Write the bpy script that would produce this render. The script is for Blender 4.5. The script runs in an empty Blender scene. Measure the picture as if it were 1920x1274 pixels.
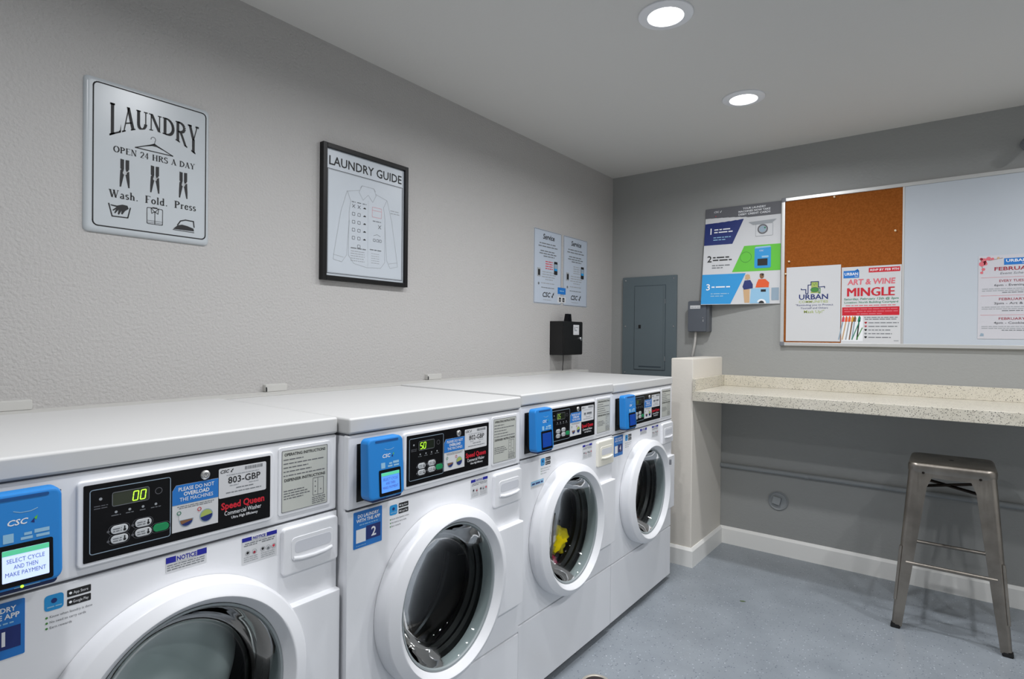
import bpy, bmesh, math, random
from mathutils import Vector, Matrix, noise
S = bpy.context.scene
COL = S.collection
PI = math.pi
R = math.radians
random.seed(7)

# ------------------------------------------------------------------ camera
CX, CH, FPX = 1.8067, 1.2, 1070.69
YAW, PIT, ROL = R(37.6588), R(-0.3068), R(0.5766)
fwd = Vector((-math.sin(YAW)*math.cos(PIT), math.cos(YAW)*math.cos(PIT), math.sin(PIT)))
rt = Vector((math.cos(YAW), math.sin(YAW), 0))
up = rt.cross(fwd)
r2 = rt*math.cos(ROL) + up*math.sin(ROL)
u2 = -rt*math.sin(ROL) + up*math.cos(ROL)
cd = bpy.data.cameras.new('camera')
cd.sensor_width = 36; cd.sensor_fit = 'HORIZONTAL'; cd.lens = FPX/1920*36; cd.clip_start = .02
cam = bpy.data.objects.new('camera', cd); COL.objects.link(cam)
M = Matrix((r2, u2, -fwd)).transposed().to_4x4(); M.translation = Vector((CX, 0, CH))
cam.matrix_world = M
S.camera = cam

# ------------------------------------------------------------------ world, exposure
w = bpy.data.worlds.new('world'); S.world = w; w.use_nodes = True
w.node_tree.nodes['Background'].inputs[0].default_value = (.5, .55, .6, 1)
w.node_tree.nodes['Background'].inputs[1].default_value = .05
S.view_settings.view_transform = 'Standard'
S.view_settings.look = 'None'
S.view_settings.gamma = 1
S.view_settings.use_curve_mapping = False
S.view_settings.exposure = 0.0
LAMP = 14.0                      # radiance of the ceiling lamp diffusers
LAMP_W = 8.6                     # watts thrown down by each lamp
LAMP_SPREAD = R(164)
LAMP_COL = (.965, .975, 1.0)
LAMPS = [(1.05, 1.787), (1.066, 2.610), (1.05, .962), (1.05, .137),
         (2.6, 1.787), (2.6, 2.61), (2.6, .962)]

D, ZC = 3.428, 2.261             # far wall, ceiling
XR, YN = 3.7, -2.2               # right wall, near wall

# ------------------------------------------------------------------ materials
def srgb(r, g, b):
    f = lambda c: (c/255/12.92) if c/255 <= .04045 else ((c/255+.055)/1.055)**2.4
    return (f(r), f(g), f(b), 1)
MATS = {}
def mat(name, col, rough=.5, metal=0, spec=.5, emit=None, es=0, alpha=None):
    if name in MATS: return MATS[name]
    m = bpy.data.materials.new(name); m.use_nodes = True
    b = m.node_tree.nodes['Principled BSDF']
    b.inputs['Base Color'].default_value = col
    b.inputs['Roughness'].default_value = rough
    b.inputs['Metallic'].default_value = metal
    b.inputs['Specular IOR Level'].default_value = spec
    if emit:
        b.inputs['Emission Color'].default_value = emit; b.inputs['Emission Strength'].default_value = es
    MATS[name] = m
    return m
def nd(m, t, **kw):
    n = m.node_tree.nodes.new(t)
    for k, v in kw.items(): setattr(n, k, v)
    return n
def lk(m, a, b): m.node_tree.links.new(a, b)
def bump_noise(m, scale, strength, dist, detail=3, rough=.6):
    tc = nd(m, 'ShaderNodeTexCoord'); n = nd(m, 'ShaderNodeTexNoise'); b = nd(m, 'ShaderNodeBump')
    n.inputs['Scale'].default_value = scale; n.inputs['Detail'].default_value = detail; n.inputs['Roughness'].default_value = rough
    b.inputs['Strength'].default_value = strength; b.inputs['Distance'].default_value = dist
    lk(m, tc.outputs['Object'], n.inputs['Vector']); lk(m, n.outputs['Fac'], b.inputs['Height'])
    lk(m, b.outputs['Normal'], m.node_tree.nodes['Principled BSDF'].inputs['Normal'])
    return tc, n
def mottled(m, c1, c2, scale, lo=.35, hi=.65, detail=4):
    tc = nd(m, 'ShaderNodeTexCoord'); n = nd(m, 'ShaderNodeTexNoise'); r = nd(m, 'ShaderNodeValToRGB')
    n.inputs['Scale'].default_value = scale; n.inputs['Detail'].default_value = detail
    r.color_ramp.elements[0].position = lo; r.color_ramp.elements[0].color = c1
    r.color_ramp.elements[1].position = hi; r.color_ramp.elements[1].color = c2
    lk(m, tc.outputs['Object'], n.inputs['Vector']); lk(m, n.outputs['Fac'], r.inputs['Fac'])
    lk(m, r.outputs['Color'], m.node_tree.nodes['Principled BSDF'].inputs['Base Color'])
    return r
def specks(m, base_socket, scale, thresh, c, seedvec=(0, 0, 0), soft=.03):
    """random flecks: voronoi cells smaller than a threshold radius, only some cells"""
    tc = nd(m, 'ShaderNodeTexCoord'); mp = nd(m, 'ShaderNodeMapping'); mp.inputs['Location'].default_value = seedvec
    v = nd(m, 'ShaderNodeTexVoronoi'); v.inputs['Scale'].default_value = scale
    lk(m, tc.outputs['Object'], mp.inputs['Vector']); lk(m, mp.outputs['Vector'], v.inputs['Vector'])
    sep = nd(m, 'ShaderNodeSeparateColor'); lk(m, v.outputs['Color'], sep.inputs['Color'])
    mul = nd(m, 'ShaderNodeMath', operation='MULTIPLY'); lk(m, sep.outputs[0], mul.inputs[0]); mul.inputs[1].default_value = thresh
    lt = nd(m, 'ShaderNodeMath', operation='LESS_THAN'); lk(m, v.outputs['Distance'], lt.inputs[0]); lk(m, mul.outputs[0], lt.inputs[1])
    gt = nd(m, 'ShaderNodeMath', operation='GREATER_THAN'); lk(m, sep.outputs[1], gt.inputs[0]); gt.inputs[1].default_value = .45
    a = nd(m, 'ShaderNodeMath', operation='MULTIPLY'); lk(m, lt.outputs[0], a.inputs[0]); lk(m, gt.outputs[0], a.inputs[1])
    mx = nd(m, 'ShaderNodeMix', data_type='RGBA'); lk(m, a.outputs[0], mx.inputs['Factor']); lk(m, base_socket, mx.inputs[6])
    mx.inputs[7].default_value = c
    lk(m, mx.outputs[2], m.node_tree.nodes['Principled BSDF'].inputs['Base Color'])
    return mx.outputs[2]

wall_paint = mat('wall_paint', srgb(184, 182, 180), .75, spec=.3)
bump_noise(wall_paint, 125, .75, .004, 2, .5)
white_paint = mat('white_wall_paint', srgb(238, 238, 236), .7, spec=.3)
ceil_paint = mat('ceiling_paint', srgb(216, 215, 212), .8, spec=.2); bump_noise(ceil_paint, 60, .25, .002)
accent_paint = mat('accent_paint', srgb(160, 161, 159), .5, spec=.4); bump_noise(accent_paint, 85, .35, .0025, 2, .5)
pony_paint = mat('divider_paint', srgb(232, 226, 216), .6, spec=.3); bump_noise(pony_paint, 70, .25, .002)
trim_paint = mat('trim_paint', srgb(248, 247, 243), .4)
ledge_paint = mat('ledge_paint', srgb(196, 195, 191), .6)
floor_m = mat('floor_epoxy', srgb(150, 160, 172), .3, spec=.5)
_r = mottled(floor_m, srgb(137, 144, 151), srgb(152, 159, 166), 5, .3, .7, 6)
_s = specks(floor_m, _r.outputs['Color'], 95, .26, srgb(184, 192, 200))
_s = specks(floor_m, _s, 110, .30, srgb(98, 106, 117), (3, 5, 1))
_s = specks(floor_m, _s, 52, .13, srgb(212, 216, 220), (7, 2, 4))
_tc, _n = bump_noise(floor_m, 40, .12, .002, 4)
counter_m = mat('speckled_laminate', srgb(240, 234, 216), .3)
_r = mottled(counter_m, srgb(212, 206, 190), srgb(220, 214, 200), 8)
_s = specks(counter_m, _r.outputs['Color'], 175, .4, srgb(104, 101, 96))
_s = specks(counter_m, _s, 260, .4, srgb(150, 142, 128), (2, 9, 4))
_s = specks(counter_m, _s, 110, .17, srgb(52, 52, 54), (5, 1, 8))
enamel = mat('white_enamel', srgb(240, 241, 244), .28, spec=.5)
enamel_dimmed = mat('white_enamel_dimmed', srgb(206, 206, 205), .35, spec=.5)  # same enamel as the fronts, darkened to tone down lamplight on the lids
plastic_w = mat('white_plastic', srgb(236, 237, 240), .33)
cream_p = mat('cream_plastic', srgb(236, 233, 220), .4)
black_gl = mat('black_gloss', srgb(6, 6, 9), .32, spec=.22)
black_m = mat('black_matte', srgb(14, 14, 15), .6)
rubber = mat('dark_rubber', srgb(22, 23, 25), .4)
seam_m = mat('seam_dark', srgb(96, 98, 103), .7)
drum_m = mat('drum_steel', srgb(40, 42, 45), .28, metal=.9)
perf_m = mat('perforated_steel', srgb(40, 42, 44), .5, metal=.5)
def _perf():
    m = perf_m
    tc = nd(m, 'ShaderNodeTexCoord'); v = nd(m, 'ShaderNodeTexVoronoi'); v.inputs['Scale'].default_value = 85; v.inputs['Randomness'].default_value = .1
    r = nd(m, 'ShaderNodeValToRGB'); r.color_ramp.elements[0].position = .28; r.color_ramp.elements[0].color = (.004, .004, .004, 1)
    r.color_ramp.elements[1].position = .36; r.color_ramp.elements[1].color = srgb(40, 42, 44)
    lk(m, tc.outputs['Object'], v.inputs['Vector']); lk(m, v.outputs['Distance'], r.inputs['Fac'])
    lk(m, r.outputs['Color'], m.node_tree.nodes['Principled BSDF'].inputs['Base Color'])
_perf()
chrome = mat('chrome', srgb(200, 202, 205), .2, metal=1)
gun = mat('gunmetal', srgb(128, 120, 111), .34, metal=1)
def _gun():
    m = gun
    r = mottled(m, srgb(128, 122, 115), srgb(166, 159, 150), 9, .3, .7, 6)
    tc = nd(m, 'ShaderNodeTexCoord'); mp = nd(m, 'ShaderNodeMapping'); mp.inputs['Scale'].default_value = (60, 60, 3)
    n = nd(m, 'ShaderNodeTexNoise'); n.inputs['Scale'].default_value = 3; n.inputs['Detail'].default_value = 4
    mr = nd(m, 'ShaderNodeMapRange'); mr.inputs['To Min'].default_value = .26; mr.inputs['To Max'].default_value = .5
    lk(m, tc.outputs['Object'], mp.inputs['Vector']); lk(m, mp.outputs['Vector'], n.inputs['Vector']); lk(m, n.outputs['Fac'], mr.inputs['Value'])
    lk(m, mr.outputs['Result'], m.node_tree.nodes['Principled BSDF'].inputs['Roughness'])
_gun()
gun_dark = mat('gunmetal_dark', srgb(58, 52, 48), .4, metal=1)
reader_blue = mat('reader_blue', srgb(34, 134, 214), .33)
reader_dark = mat('reader_navy', srgb(12, 34, 84), .4)
panel_grey = mat('panel_grey', srgb(98, 110, 115), .45)
panel_dark = mat('panel_recess', srgb(58, 70, 78), .5)
timer_grey = mat('timer_grey', srgb(88, 92, 98), .5)
cork_m = mat('cork', srgb(178, 112, 52), .9, spec=.1)
mottled(cork_m, srgb(140, 78, 30), srgb(156, 90, 38), 130, .35, .65, 6)
alum = mat('aluminium_frame', srgb(216, 216, 214), .35, metal=.5)
grey_pl = mat('grey_plastic', srgb(120, 122, 128), .5)
wb_m = mat('whiteboard_enamel', srgb(198, 205, 213), .26)
frame_black = mat('frame_black', srgb(12, 12, 13), .4, spec=.3)
sign_white = mat('sign_enamel', srgb(186, 192, 196), .27)
pap = mat('paper_white', srgb(214, 215, 217), .7, spec=.2)
pap_blue = mat('paper_cool', srgb(186, 196, 209), .55)
mat('ink_black', srgb(24, 24, 26), .6); mat('ink_grey', srgb(112, 116, 120), .7); mat('ink_light', srgb(160, 164, 168), .7)
mat('ink_white', srgb(240, 242, 245), .6); mat('ink_blue', srgb(28, 118, 200), .5); mat('ink_navy', srgb(18, 40, 110), .5)
mat('ink_royal', srgb(20, 26, 150), .5); mat('ink_red', srgb(206, 22, 44), .5); mat('ink_green', srgb(96, 196, 52), .5)
mat('ink_pink', srgb(222, 110, 122), .6); mat('ink_lightblue', srgb(150, 196, 226), .6); mat('ink_sky', srgb(32, 150, 216), .5)
mat('ink_olive', srgb(168, 184, 96), .6); mat('ink_dgrey', srgb(98, 99, 104), .6); mat('ink_leaf', srgb(70, 140, 60), .6)
mat('ink_orange', srgb(230, 92, 40), .6); mat('ink_tan', srgb(206, 170, 130), .7); mat('ink_rose', srgb(214, 60, 78), .6)
mat('ink_amber', srgb(224, 160, 60), .6); mat('ink_teal', srgb(20, 128, 92), .6); mat('ink_brown', srgb(132, 92, 60), .6)
mat('ink_wine', srgb(160, 40, 60), .6); mat('ink_steel', srgb(150, 170, 186), .6)
plate_m = mat('instruction_plate', srgb(206, 208, 200), .35, metal=.15)
lcd_dim = mat('lcd_off', srgb(50, 56, 40), .3)
lcd_dark = mat('lcd_dark', srgb(14, 26, 8), .3)
lcd_on = mat('lcd_lit', srgb(150, 230, 20), .5, emit=(.45, .95, .05, 1), es=1.6)
lcd_dimlit = mat('lcd_half_lit', srgb(120, 160, 60), .5, emit=(.32, .5, .1, 1), es=.8)
scr_white = mat('screen_white', srgb(190, 205, 250), .3, emit=(.55, .68, 1, 1), es=.75)
scr_blue = mat('screen_blue', srgb(90, 150, 235), .3, emit=(.1, .32, .95, 1), es=.5)
scr_dark = mat('screen_dim', srgb(14, 50, 130), .25, emit=(.0, .07, .4, 1), es=.35)
btn_w = mat('button_white', srgb(205, 208, 210), .45)
btn_g = mat('button_green', srgb(18, 140, 84), .4)
brass = mat('coin_chrome', srgb(215, 215, 212), .25, metal=.8)
pipe_paint = mat('painted_pipe', srgb(150, 154, 156), .5)
cable_m = mat('grey_conduit', srgb(190, 188, 184), .5)
leaf_m = mat('dry_leaf', srgb(96, 112, 74), .8)
steel_rim = mat('drain_rim', srgb(190, 184, 172), .45, metal=.4)
drain_dark = mat('drain_dark', srgb(48, 40, 40), .6)
lamp_m = bpy.data.materials.new('lamp_diffuser'); lamp_m.use_nodes = True
_nt = lamp_m.node_tree; _nt.nodes.clear()
_e = _nt.nodes.new('ShaderNodeEmission'); _o = _nt.nodes.new('ShaderNodeOutputMaterial')
_e.inputs[0].default_value = (*LAMP_COL, 1); _e.inputs[1].default_value = LAMP; _nt.links.new(_e.outputs[0], _o.inputs[0])
MATS['lamp'] = lamp_m
glass = bpy.data.materials.new('door_glass'); glass.use_nodes = True
_nt = glass.node_tree; _nt.nodes.clear()
_t = _nt.nodes.new('ShaderNodeBsdfTransparent'); _t.inputs[0].default_value = (.84, .88, .87, 1)
_g = _nt.nodes.new('ShaderNodeBsdfGlossy'); _g.inputs['Roughness'].default_value = .03
_f = _nt.nodes.new('ShaderNodeFresnel'); _f.inputs[0].default_value = 1.27
_m = _nt.nodes.new('ShaderNodeMixShader'); _o = _nt.nodes.new('ShaderNodeOutputMaterial')
_nt.links.new(_f.outputs[0], _m.inputs[0]); _nt.links.new(_t.outputs[0], _m.inputs[1]); _nt.links.new(_g.outputs[0], _m.inputs[2]); _nt.links.new(_m.outputs[0], _o.inputs[0])
MATS['glass'] = glass
cloth_y = mat('yellow_cloth', srgb(238, 214, 20), .85, spec=.1)
cloth_p = mat('pink_cloth', srgb(206, 40, 92), .85, spec=.1)
cloth_g = mat('mauve_grey_cloth', srgb(168, 150, 160), .9, spec=.1)
haze_grey = mat('soapy_haze_grey', srgb(150, 162, 166), .6, spec=.3)  # grey of the added disc that imitates soapy haze on the glass
def _swirl():
    m = haze_grey
    tc = nd(m, 'ShaderNodeTexCoord'); wv = nd(m, 'ShaderNodeTexWave', wave_type='RINGS', rings_direction='Y')
    wv.inputs['Scale'].default_value = 2.2; wv.inputs['Distortion'].default_value = 16; wv.inputs['Detail'].default_value = 3; wv.inputs['Detail Scale'].default_value = 1.2
    r = nd(m, 'ShaderNodeValToRGB'); r.color_ramp.elements[0].color = srgb(176, 186, 186); r.color_ramp.elements[1].color = srgb(222, 230, 230)
    lk(m, tc.outputs['Object'], wv.inputs['Vector']); lk(m, wv.outputs['Color'], r.inputs['Fac'])
    lk(m, r.outputs['Color'], m.node_tree.nodes['Principled BSDF'].inputs['Base Color'])
_swirl()
def MT(n): return MATS[n] if isinstance(n, str) else n

# ------------------------------------------------------------------ object helpers
def link(name, me, parent=None):
    o = bpy.data.objects.new(name, me); COL.objects.link(o)
    if parent: o.parent = parent
    return o
def empty(name, loc=(0, 0, 0), rz=0, parent=None):
    o = bpy.data.objects.new(name, None); COL.objects.link(o); o.location = loc; o.rotation_euler = (0, 0, rz)
    o.empty_display_size = .05
    if parent: o.parent = parent
    return o
def tag(o, label=None, cat=None, group=None, kind=None):
    if label: o['label'] = label
    if cat: o['category'] = cat
    if group: o['group'] = group
    if kind: o['kind'] = kind
    return o
class MB:
    """collects shapes into one mesh; several material slots"""
    def __init__(s): s.bm = bmesh.new(); s.mats = []
    def mi(s, m):
        m = MT(m)
        if m not in s.mats: s.mats.append(m)
        return s.mats.index(m)
    def box(s, x0, x1, y0, y1, z0, z1, m=None, bevel=0, seg=2):
        b = bmesh.new()
        vs = [b.verts.new((x, y, z)) for x in (x0, x1) for y in (y0, y1) for z in (z0, z1)]
        for f in ((0, 1, 3, 2), (4, 6, 7, 5), (0, 4, 5, 1), (2, 3, 7, 6), (0, 2, 6, 4), (1, 5, 7, 3)): b.faces.new([vs[i] for i in f])
        if bevel: bmesh.ops.bevel(b, geom=b.edges[:], offset=bevel, segments=seg, affect='EDGES', profile=.5)
        s.join(b, m); return s
    def join(s, b, m=None, mtx=None):
        k = s.mi(m) if m else 0
        bmesh.ops.recalc_face_normals(b, faces=b.faces[:])
        vm = {}
        for v in b.verts: vm[v] = s.bm.verts.new(mtx @ v.co if mtx else v.co)
        for f in b.faces:
            try:
                g = s.bm.faces.new([vm[v] for v in f.verts]); g.material_index = k; g.smooth = True
            except ValueError: pass
        b.free()
    def prism(s, pts, y0, y1, m=None, bevel=0):
        """polygon in xz extruded along y (y0 = front, y1 = back)"""
        b = bmesh.new()
        a = [b.verts.new((p[0], y0, p[1])) for p in pts]; c = [b.verts.new((p[0], y1, p[1])) for p in pts]
        n = len(pts); b.faces.new(a); b.faces.new(c[::-1])
        for i in range(n): b.faces.new((a[i], c[i], c[(i+1) % n], a[(i+1) % n]))
        bmesh.ops.recalc_face_normals(b, faces=b.faces[:])
        if bevel:
            fr = [e for e in b.edges if abs(e.verts[0].co.y-y0) < 1e-7 and abs(e.verts[1].co.y-y0) < 1e-7]
            bmesh.ops.bevel(b, geom=fr, offset=bevel, segments=2, affect='EDGES', profile=.5)
        s.join(b, m); return s
    def rrect(s, x0, x1, z0, z1, r, y0, y1, m=None, bevel=0): return s.prism(rr(x0, x1, z0, z1, r), y0, y1, m, bevel)
    def lathe(s, prof, cx=0, cz=0, n=48, m=None, axis='y', close=False):
        """prof: (radius, y) pairs turned about the y axis (or z axis)"""
        b = bmesh.new(); rings = []
        for r, y in prof:
            if r < 1e-6: rings.append([b.verts.new((cx, y, cz) if axis == 'y' else (cx, cz, y))]); continue
            rings.append([b.verts.new((cx+r*math.cos(t), y, cz+r*math.sin(t)) if axis == 'y' else (cx+r*math.cos(t), cz+r*math.sin(t), y))
                          for t in (2*PI*i/n for i in range(n))])
        L = len(rings)
        for k in range(L if close else L-1):
            A, B = rings[k], rings[(k+1) % L]
            for i in range(n):
                j = (i+1) % n
                q = [A[i % len(A)], A[j % len(A)], B[j % len(B)], B[i % len(B)]]
                u = []
                for v in q:
                    if v not in u: u.append(v)
                if len(u) > 2: b.faces.new(u)
        s.join(b, m); return s
    def tube(s, pts, r, m=None, n=10, caps=True):
        b = bmesh.new(); pts = [Vector(p) for p in pts]; rings = []
        prev = None
        for i, p in enumerate(pts):
            t = (pts[min(i+1, len(pts)-1)]-pts[max(i-1, 0)]).normalized()
            if prev is None: a = t.orthogonal().normalized()
            else: a = (prev-t*prev.dot(t)).normalized()
            prev = a; c = t.cross(a)
            rings.append([b.verts.new(p+(a*math.cos(2*PI*k/n)+c*math.sin(2*PI*k/n))*r) for k in range(n)])
        for A, B in zip(rings, rings[1:]):
            for k in range(n): b.faces.new((A[k], A[(k+1) % n], B[(k+1) % n], B[k]))
        if caps: b.faces.new(rings[0]); b.faces.new(rings[-1][::-1])
        s.join(b, m); return s
    def done(s, name, parent=None, m=None, smooth=32, wn=True):
        me = bpy.data.meshes.new(name); s.bm.to_mesh(me); s.bm.free()
        if m: s.mats = [MT(m)] + [x for x in s.mats if x != MT(m)] if not s.mats else s.mats
        for x in s.mats or [MT(m)]: me.materials.append(x)
        me.set_sharp_from_angle(angle=R(smooth))
        o = link(name, me, parent)
        if wn:
            q = o.modifiers.new('weighted_normals', 'WEIGHTED_NORMAL'); q.keep_sharp = True; q.weight = 80
        return o
def rr(x0, x1, z0, z1, r, n=5):
    p = []
    for cx, cz, a in ((x1-r, z1-r, 0), (x0+r, z1-r, 90), (x0+r, z0+r, 180), (x1-r, z0+r, 270)):
        for i in range(n+1):
            t = R(a+90*i/n); p.append((cx+r*math.cos(t), cz+r*math.sin(t)))
    return p
def one(name, parent, m, fn, smooth=32):
    b = MB(); fn(b); return b.done(name, parent, m, smooth)

# ---- lettering with the built-in font
_TX = {}
def text_mesh(s, bold=0., shear=0., res=2):
    k = (s, bold, shear, res)
    if k in _TX: return _TX[k]
    c = bpy.data.curves.new('t', 'FONT'); c.body = s; c.size = 1; c.resolution_u = res; c.offset = bold; c.shear = shear
    o = bpy.data.objects.new('t', c); COL.objects.link(o)
    dg = bpy.context.evaluated_depsgraph_get(); ev = o.evaluated_get(dg); me = bpy.data.meshes.new_from_object(ev)
    V = [v.co.copy() for v in me.vertices]; F = [tuple(p.vertices) for p in me.polygons]
    bpy.data.objects.remove(o); bpy.data.curves.remove(c); bpy.data.meshes.remove(me)
    _TX[k] = (V, F); return _TX[k]
CAP = .69
class Print:
    """flat print lying on the plane y = y0 (front towards -y), layers stacked by 0.25 mm"""
    def __init__(s, y0=0, wrap=None): s.b = MB(); s.y = y0; s.wrap = wrap
    def yy(s, l): return s.y-.0003-.00025*l
    def poly(s, pts, m, l=0):
        k = s.b.mi(m); y = s.yy(l)
        vs = [s.b.bm.verts.new((p[0], y, p[1])) for p in pts]
        f = s.b.bm.faces.new(vs); f.material_index = k
        f.normal_update()
        if f.normal.y > 0: f.normal_flip()
        return s
    def rect(s, x0, x1, z0, z1, m, l=0): return s.poly([(x0, z0), (x1, z0), (x1, z1), (x0, z1)], m, l)
    def rrect(s, x0, x1, z0, z1, r, m, l=0): return s.poly(rr(x0, x1, z0, z1, r, 3), m, l)
    def disc(s, x, z, r, m, l=0, n=20, rz=None, a0=0, a1=360):
        rz = rz or r; full = abs(a1-a0) >= 360
        return s.poly([(x+r*math.cos(R(a0+(a1-a0)*i/n)), z+rz*math.sin(R(a0+(a1-a0)*i/n))) for i in range(n if full else n+1)], m, l)
    def line(s, pts, wd, m, l=0, closed=False):
        n = len(pts); ed = [(pts[i], pts[(i+1) % n]) for i in range(n if closed else n-1)]
        for (ax, az), (bx, bz) in ed:
            dx, dz = bx-ax, bz-az; q = math.hypot(dx, dz) or 1; nx, nz = -dz/q*wd/2, dx/q*wd/2
            ex, ez = dx/q*wd*.3, dz/q*wd*.3
            s.poly([(ax+nx-ex, az+nz-ez), (ax-nx-ex, az-nz-ez), (bx-nx+ex, bz-nz+ez), (bx+nx+ex, bz+nz+ez)], m, l)
        return s
    def ring(s, x, z, r, wd, m, l=0, n=24, rz=None, a0=0, a1=360):
        k = (rz or r)/r
        return s.line([(x+r*math.cos(R(a0+(a1-a0)*i/n)), z+r*k*math.sin(R(a0+(a1-a0)*i/n))) for i in range(n+1)], wd, m, l)
    def frame(s, x0, x1, z0, z1, r, wd, m, l=0): return s.line(rr(x0, x1, z0, z1, r, 4), wd, m, l, True)
    def txt(s, t, x, z, h, m, l=1, align='c', bold=0., shear=0., wid=None, res=2):
        """z = baseline, h = capital height, wid = forced width"""
        V, F = text_mesh(t, bold, shear, res)
        if not V: return s
        xs = [v.x for v in V]; a, b = min(xs), max(xs); k = h/CAP; kx = k if wid is None else wid/(b-a)
        ox = x-(a*kx if align == 'l' else (b*kx if align == 'r' else (a+b)/2*kx))
        mi = s.b.mi(m); y = s.yy(l)
        vs = [s.b.bm.verts.new((ox+v.x*kx, y, z+v.y*k)) for v in V]
        for f in F:
            try:
                g = s.b.bm.faces.new([vs[i] for i in f]); g.material_index = mi; g.normal_update()
                if g.normal.y > 0: g.normal_flip()
            except ValueError: pass
        return s
    def greek(s, x0, x1, z, h, m, l=1, seed=0, align='l'):
        """a line of print too small to read: word-length dashes"""
        rn = random.Random(seed+int(z*9000)+int(x0*7000)); x = x0
        while x < x1-h*.5:
            q = min(h*rn.uniform(1.2, 4.5), x1-x); s.rect(x, x+q, z, z+h*.62, m, l); x += q+h*.55
        return s
    def done(s, parent, name='print'):
        if s.wrap:
            for v in s.b.bm.verts: v.co = Vector(s.wrap(v.co))
        return s.b.done(name, parent, wn=False)

# ---- a small serif stroke font for the tin sign
def arc(cx, cz, rx, rz, a0, a1, n=14): return [(cx+rx*math.cos(R(a0+(a1-a0)*i/n)), cz+rz*math.sin(R(a0+(a1-a0)*i/n))) for i in range(n+1)]
TK, TN, SF = .2, .072, .06
def vst(x, z0=0, z1=1, w=TK): return ('v', x, z0, z1, w)
SERIF = {
 'L': (.74, [vst(.2), ('s', .2, 1, .3), ('h', .02, .7, 0), ('q', [(.6, 0), (.74, 0), (.74, .32), (.68, .1), (.6, SF)]), ('s', .2, 0, .3)]),
 'A': (.84, [('d', .12, 0, .44, 1, TN), ('d', .4, 1, .72, 0, TK), ('h', .22, .62, .3), ('s', .12, 0, .24), ('s', .72, 0, .3)]),
 'U': (.82, [vst(.17, .3), ('p', arc(.41, .3, .24, .27, 180, 360), TK, TN), vst(.65, .3, 1, TN), ('s', .17, 1, .3), ('s', .65, 1, .26)]),
 'N': (.86, [vst(.14, 0, 1, TN), ('d', .16, 1, .7, 0, TK), vst(.72, 0, 1, TN), ('s', .1, 1, .24), ('s', .14, 0, .26), ('s', .72, 1, .26)]),
 'D': (.86, [vst(.18), ('p', arc(.2, .5, .56, .47, 90, -90), TN, TK), ('s', .16, 1, .3), ('s', .16, 0, .3)]),
 'R': (.86, [vst(.18), ('p', arc(.2, .74, .46, .23, 90, -90), TN, TK), ('d', .4, .5, .76, 0, TK), ('s', .16, 1, .3), ('s', .18, 0, .32), ('s', .78, 0, .2)]),
 'Y': (.84, [('d', .14, 1, .42, .46, TK), ('d', .7, 1, .42, .46, TN), vst(.42, 0, .5), ('s', .14, 1, .3), ('s', .7, 1, .26), ('s', .42, 0, .32)]),
 'O': (.9, [('p', arc(.44, .5, .36, .47, 0, 360, 26), TN, TK)]),
 'P': (.76, [vst(.18), ('p', arc(.2, .72, .44, .25, 90, -90), TN, TK), ('s', .16, 1, .3), ('s', .18, 0, .32)]),
 'E': (.74, [vst(.18), ('h', .04, .64, 1-SF), ('h', .04, .68, 0), ('h', .2, .5, .48), ('q', [(.58, 1), (.66, 1), (.66, .78)]), ('q', [(.6, 0), (.7, 0), (.7, .24)])]),
 'F': (.7, [vst(.18), ('h', .04, .64, 1-SF), ('h', .2, .5, .48), ('q', [(.58, 1), (.66, 1), (.66, .76)]), ('s', .18, 0, .32)]),
 'H': (.9, [vst(.18), vst(.72), ('h', .2, .7, .48), ('s', .18, 1, .3), ('s', .18, 0, .3), ('s', .72, 1, .3), ('s', .72, 0, .3)]),
 'S': (.64, [('p', arc(.32, .74, .22, .23, 30, 270)[:] + arc(.32, .26, .24, .25, 90, -150), TN, TK*.9), ('q', [(.5, .74), (.56, .74), (.54, .96)]), ('q', [(.1, .28), (.05, .28), (.08, .02)])]),
 '2': (.62, [('p', arc(.3, .7, .22, .27, 170, -30) + [(.1, .04)], TN, TK*.8), ('h', .06, .56, 0)]),
 '4': (.64, [vst(.42, 0, 1, TK*.8), ('d', .4, .98, .06, .3, TN), ('h', .04, .6, .26), ('s', .42, 0, .24)]),
 'W': (1.2, [('d', .14, 1, .38, 0, TK), ('d', .38, 0, .62, 1, TN), ('d', .56, 1, .8, 0, TK), ('d', .8, 0, 1.04, 1, TN), ('s', .14, 1, .3), ('s', .58, 1, .3), ('s', 1.04, 1, .24)]),
 'a': (.56, [vst(.4, 0, .44, TK*.85), ('p', arc(.26, .42, .14, .2, 150, 0), TN, TK*.7), ('p', arc(.26, .15, .17, .15, 80, 300), TN, TK*.8), ('s', .46, 0, .16)]),
 's': (.46, [('p', arc(.23, .46, .14, .15, 30, 270) + arc(.23, .16, .15, .15, 90, -150), TN, TK*.8)]),
 'h': (.66, [vst(.16, 0, 1, TK*.85), ('p', arc(.33, .38, .16, .22, 150, 0), TN, TK*.8), vst(.49, 0, .4, TK*.85), ('s', .16, 0, .26), ('s', .49, 0, .24), ('s', .12, 1, .16)]),
 'o': (.6, [('p', arc(.29, .31, .21, .29, 0, 360, 22), TN, TK*.85)]),
 'l': (.34, [vst(.17, 0, 1, TK*.85), ('s', .17, 0, .28), ('s', .13, 1, .16)]),
 'd': (.66, [vst(.48, 0, 1, TK*.85), ('p', arc(.3, .31, .2, .29, 40, 320), TN, TK*.85), ('s', .44, 1, .16), ('s', .54, 0, .14)]),
 'r': (.5, [vst(.16, 0, .62, TK*.85), ('p', arc(.32, .38, .14, .2, 150, 40), TN, TK*.7), ('s', .16, 0, .28), ('s', .12, .62, .16)]),
 'e': (.56, [('p', arc(.28, .31, .2, .29, 20, 330), TN, TK*.85), ('h', .1, .47, .33)]),
 '.': (.3, [('q', [(.1, 0), (.22, 0), (.22, .13), (.1, .13)])]),
 ' ': (.42, []),
}
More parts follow.
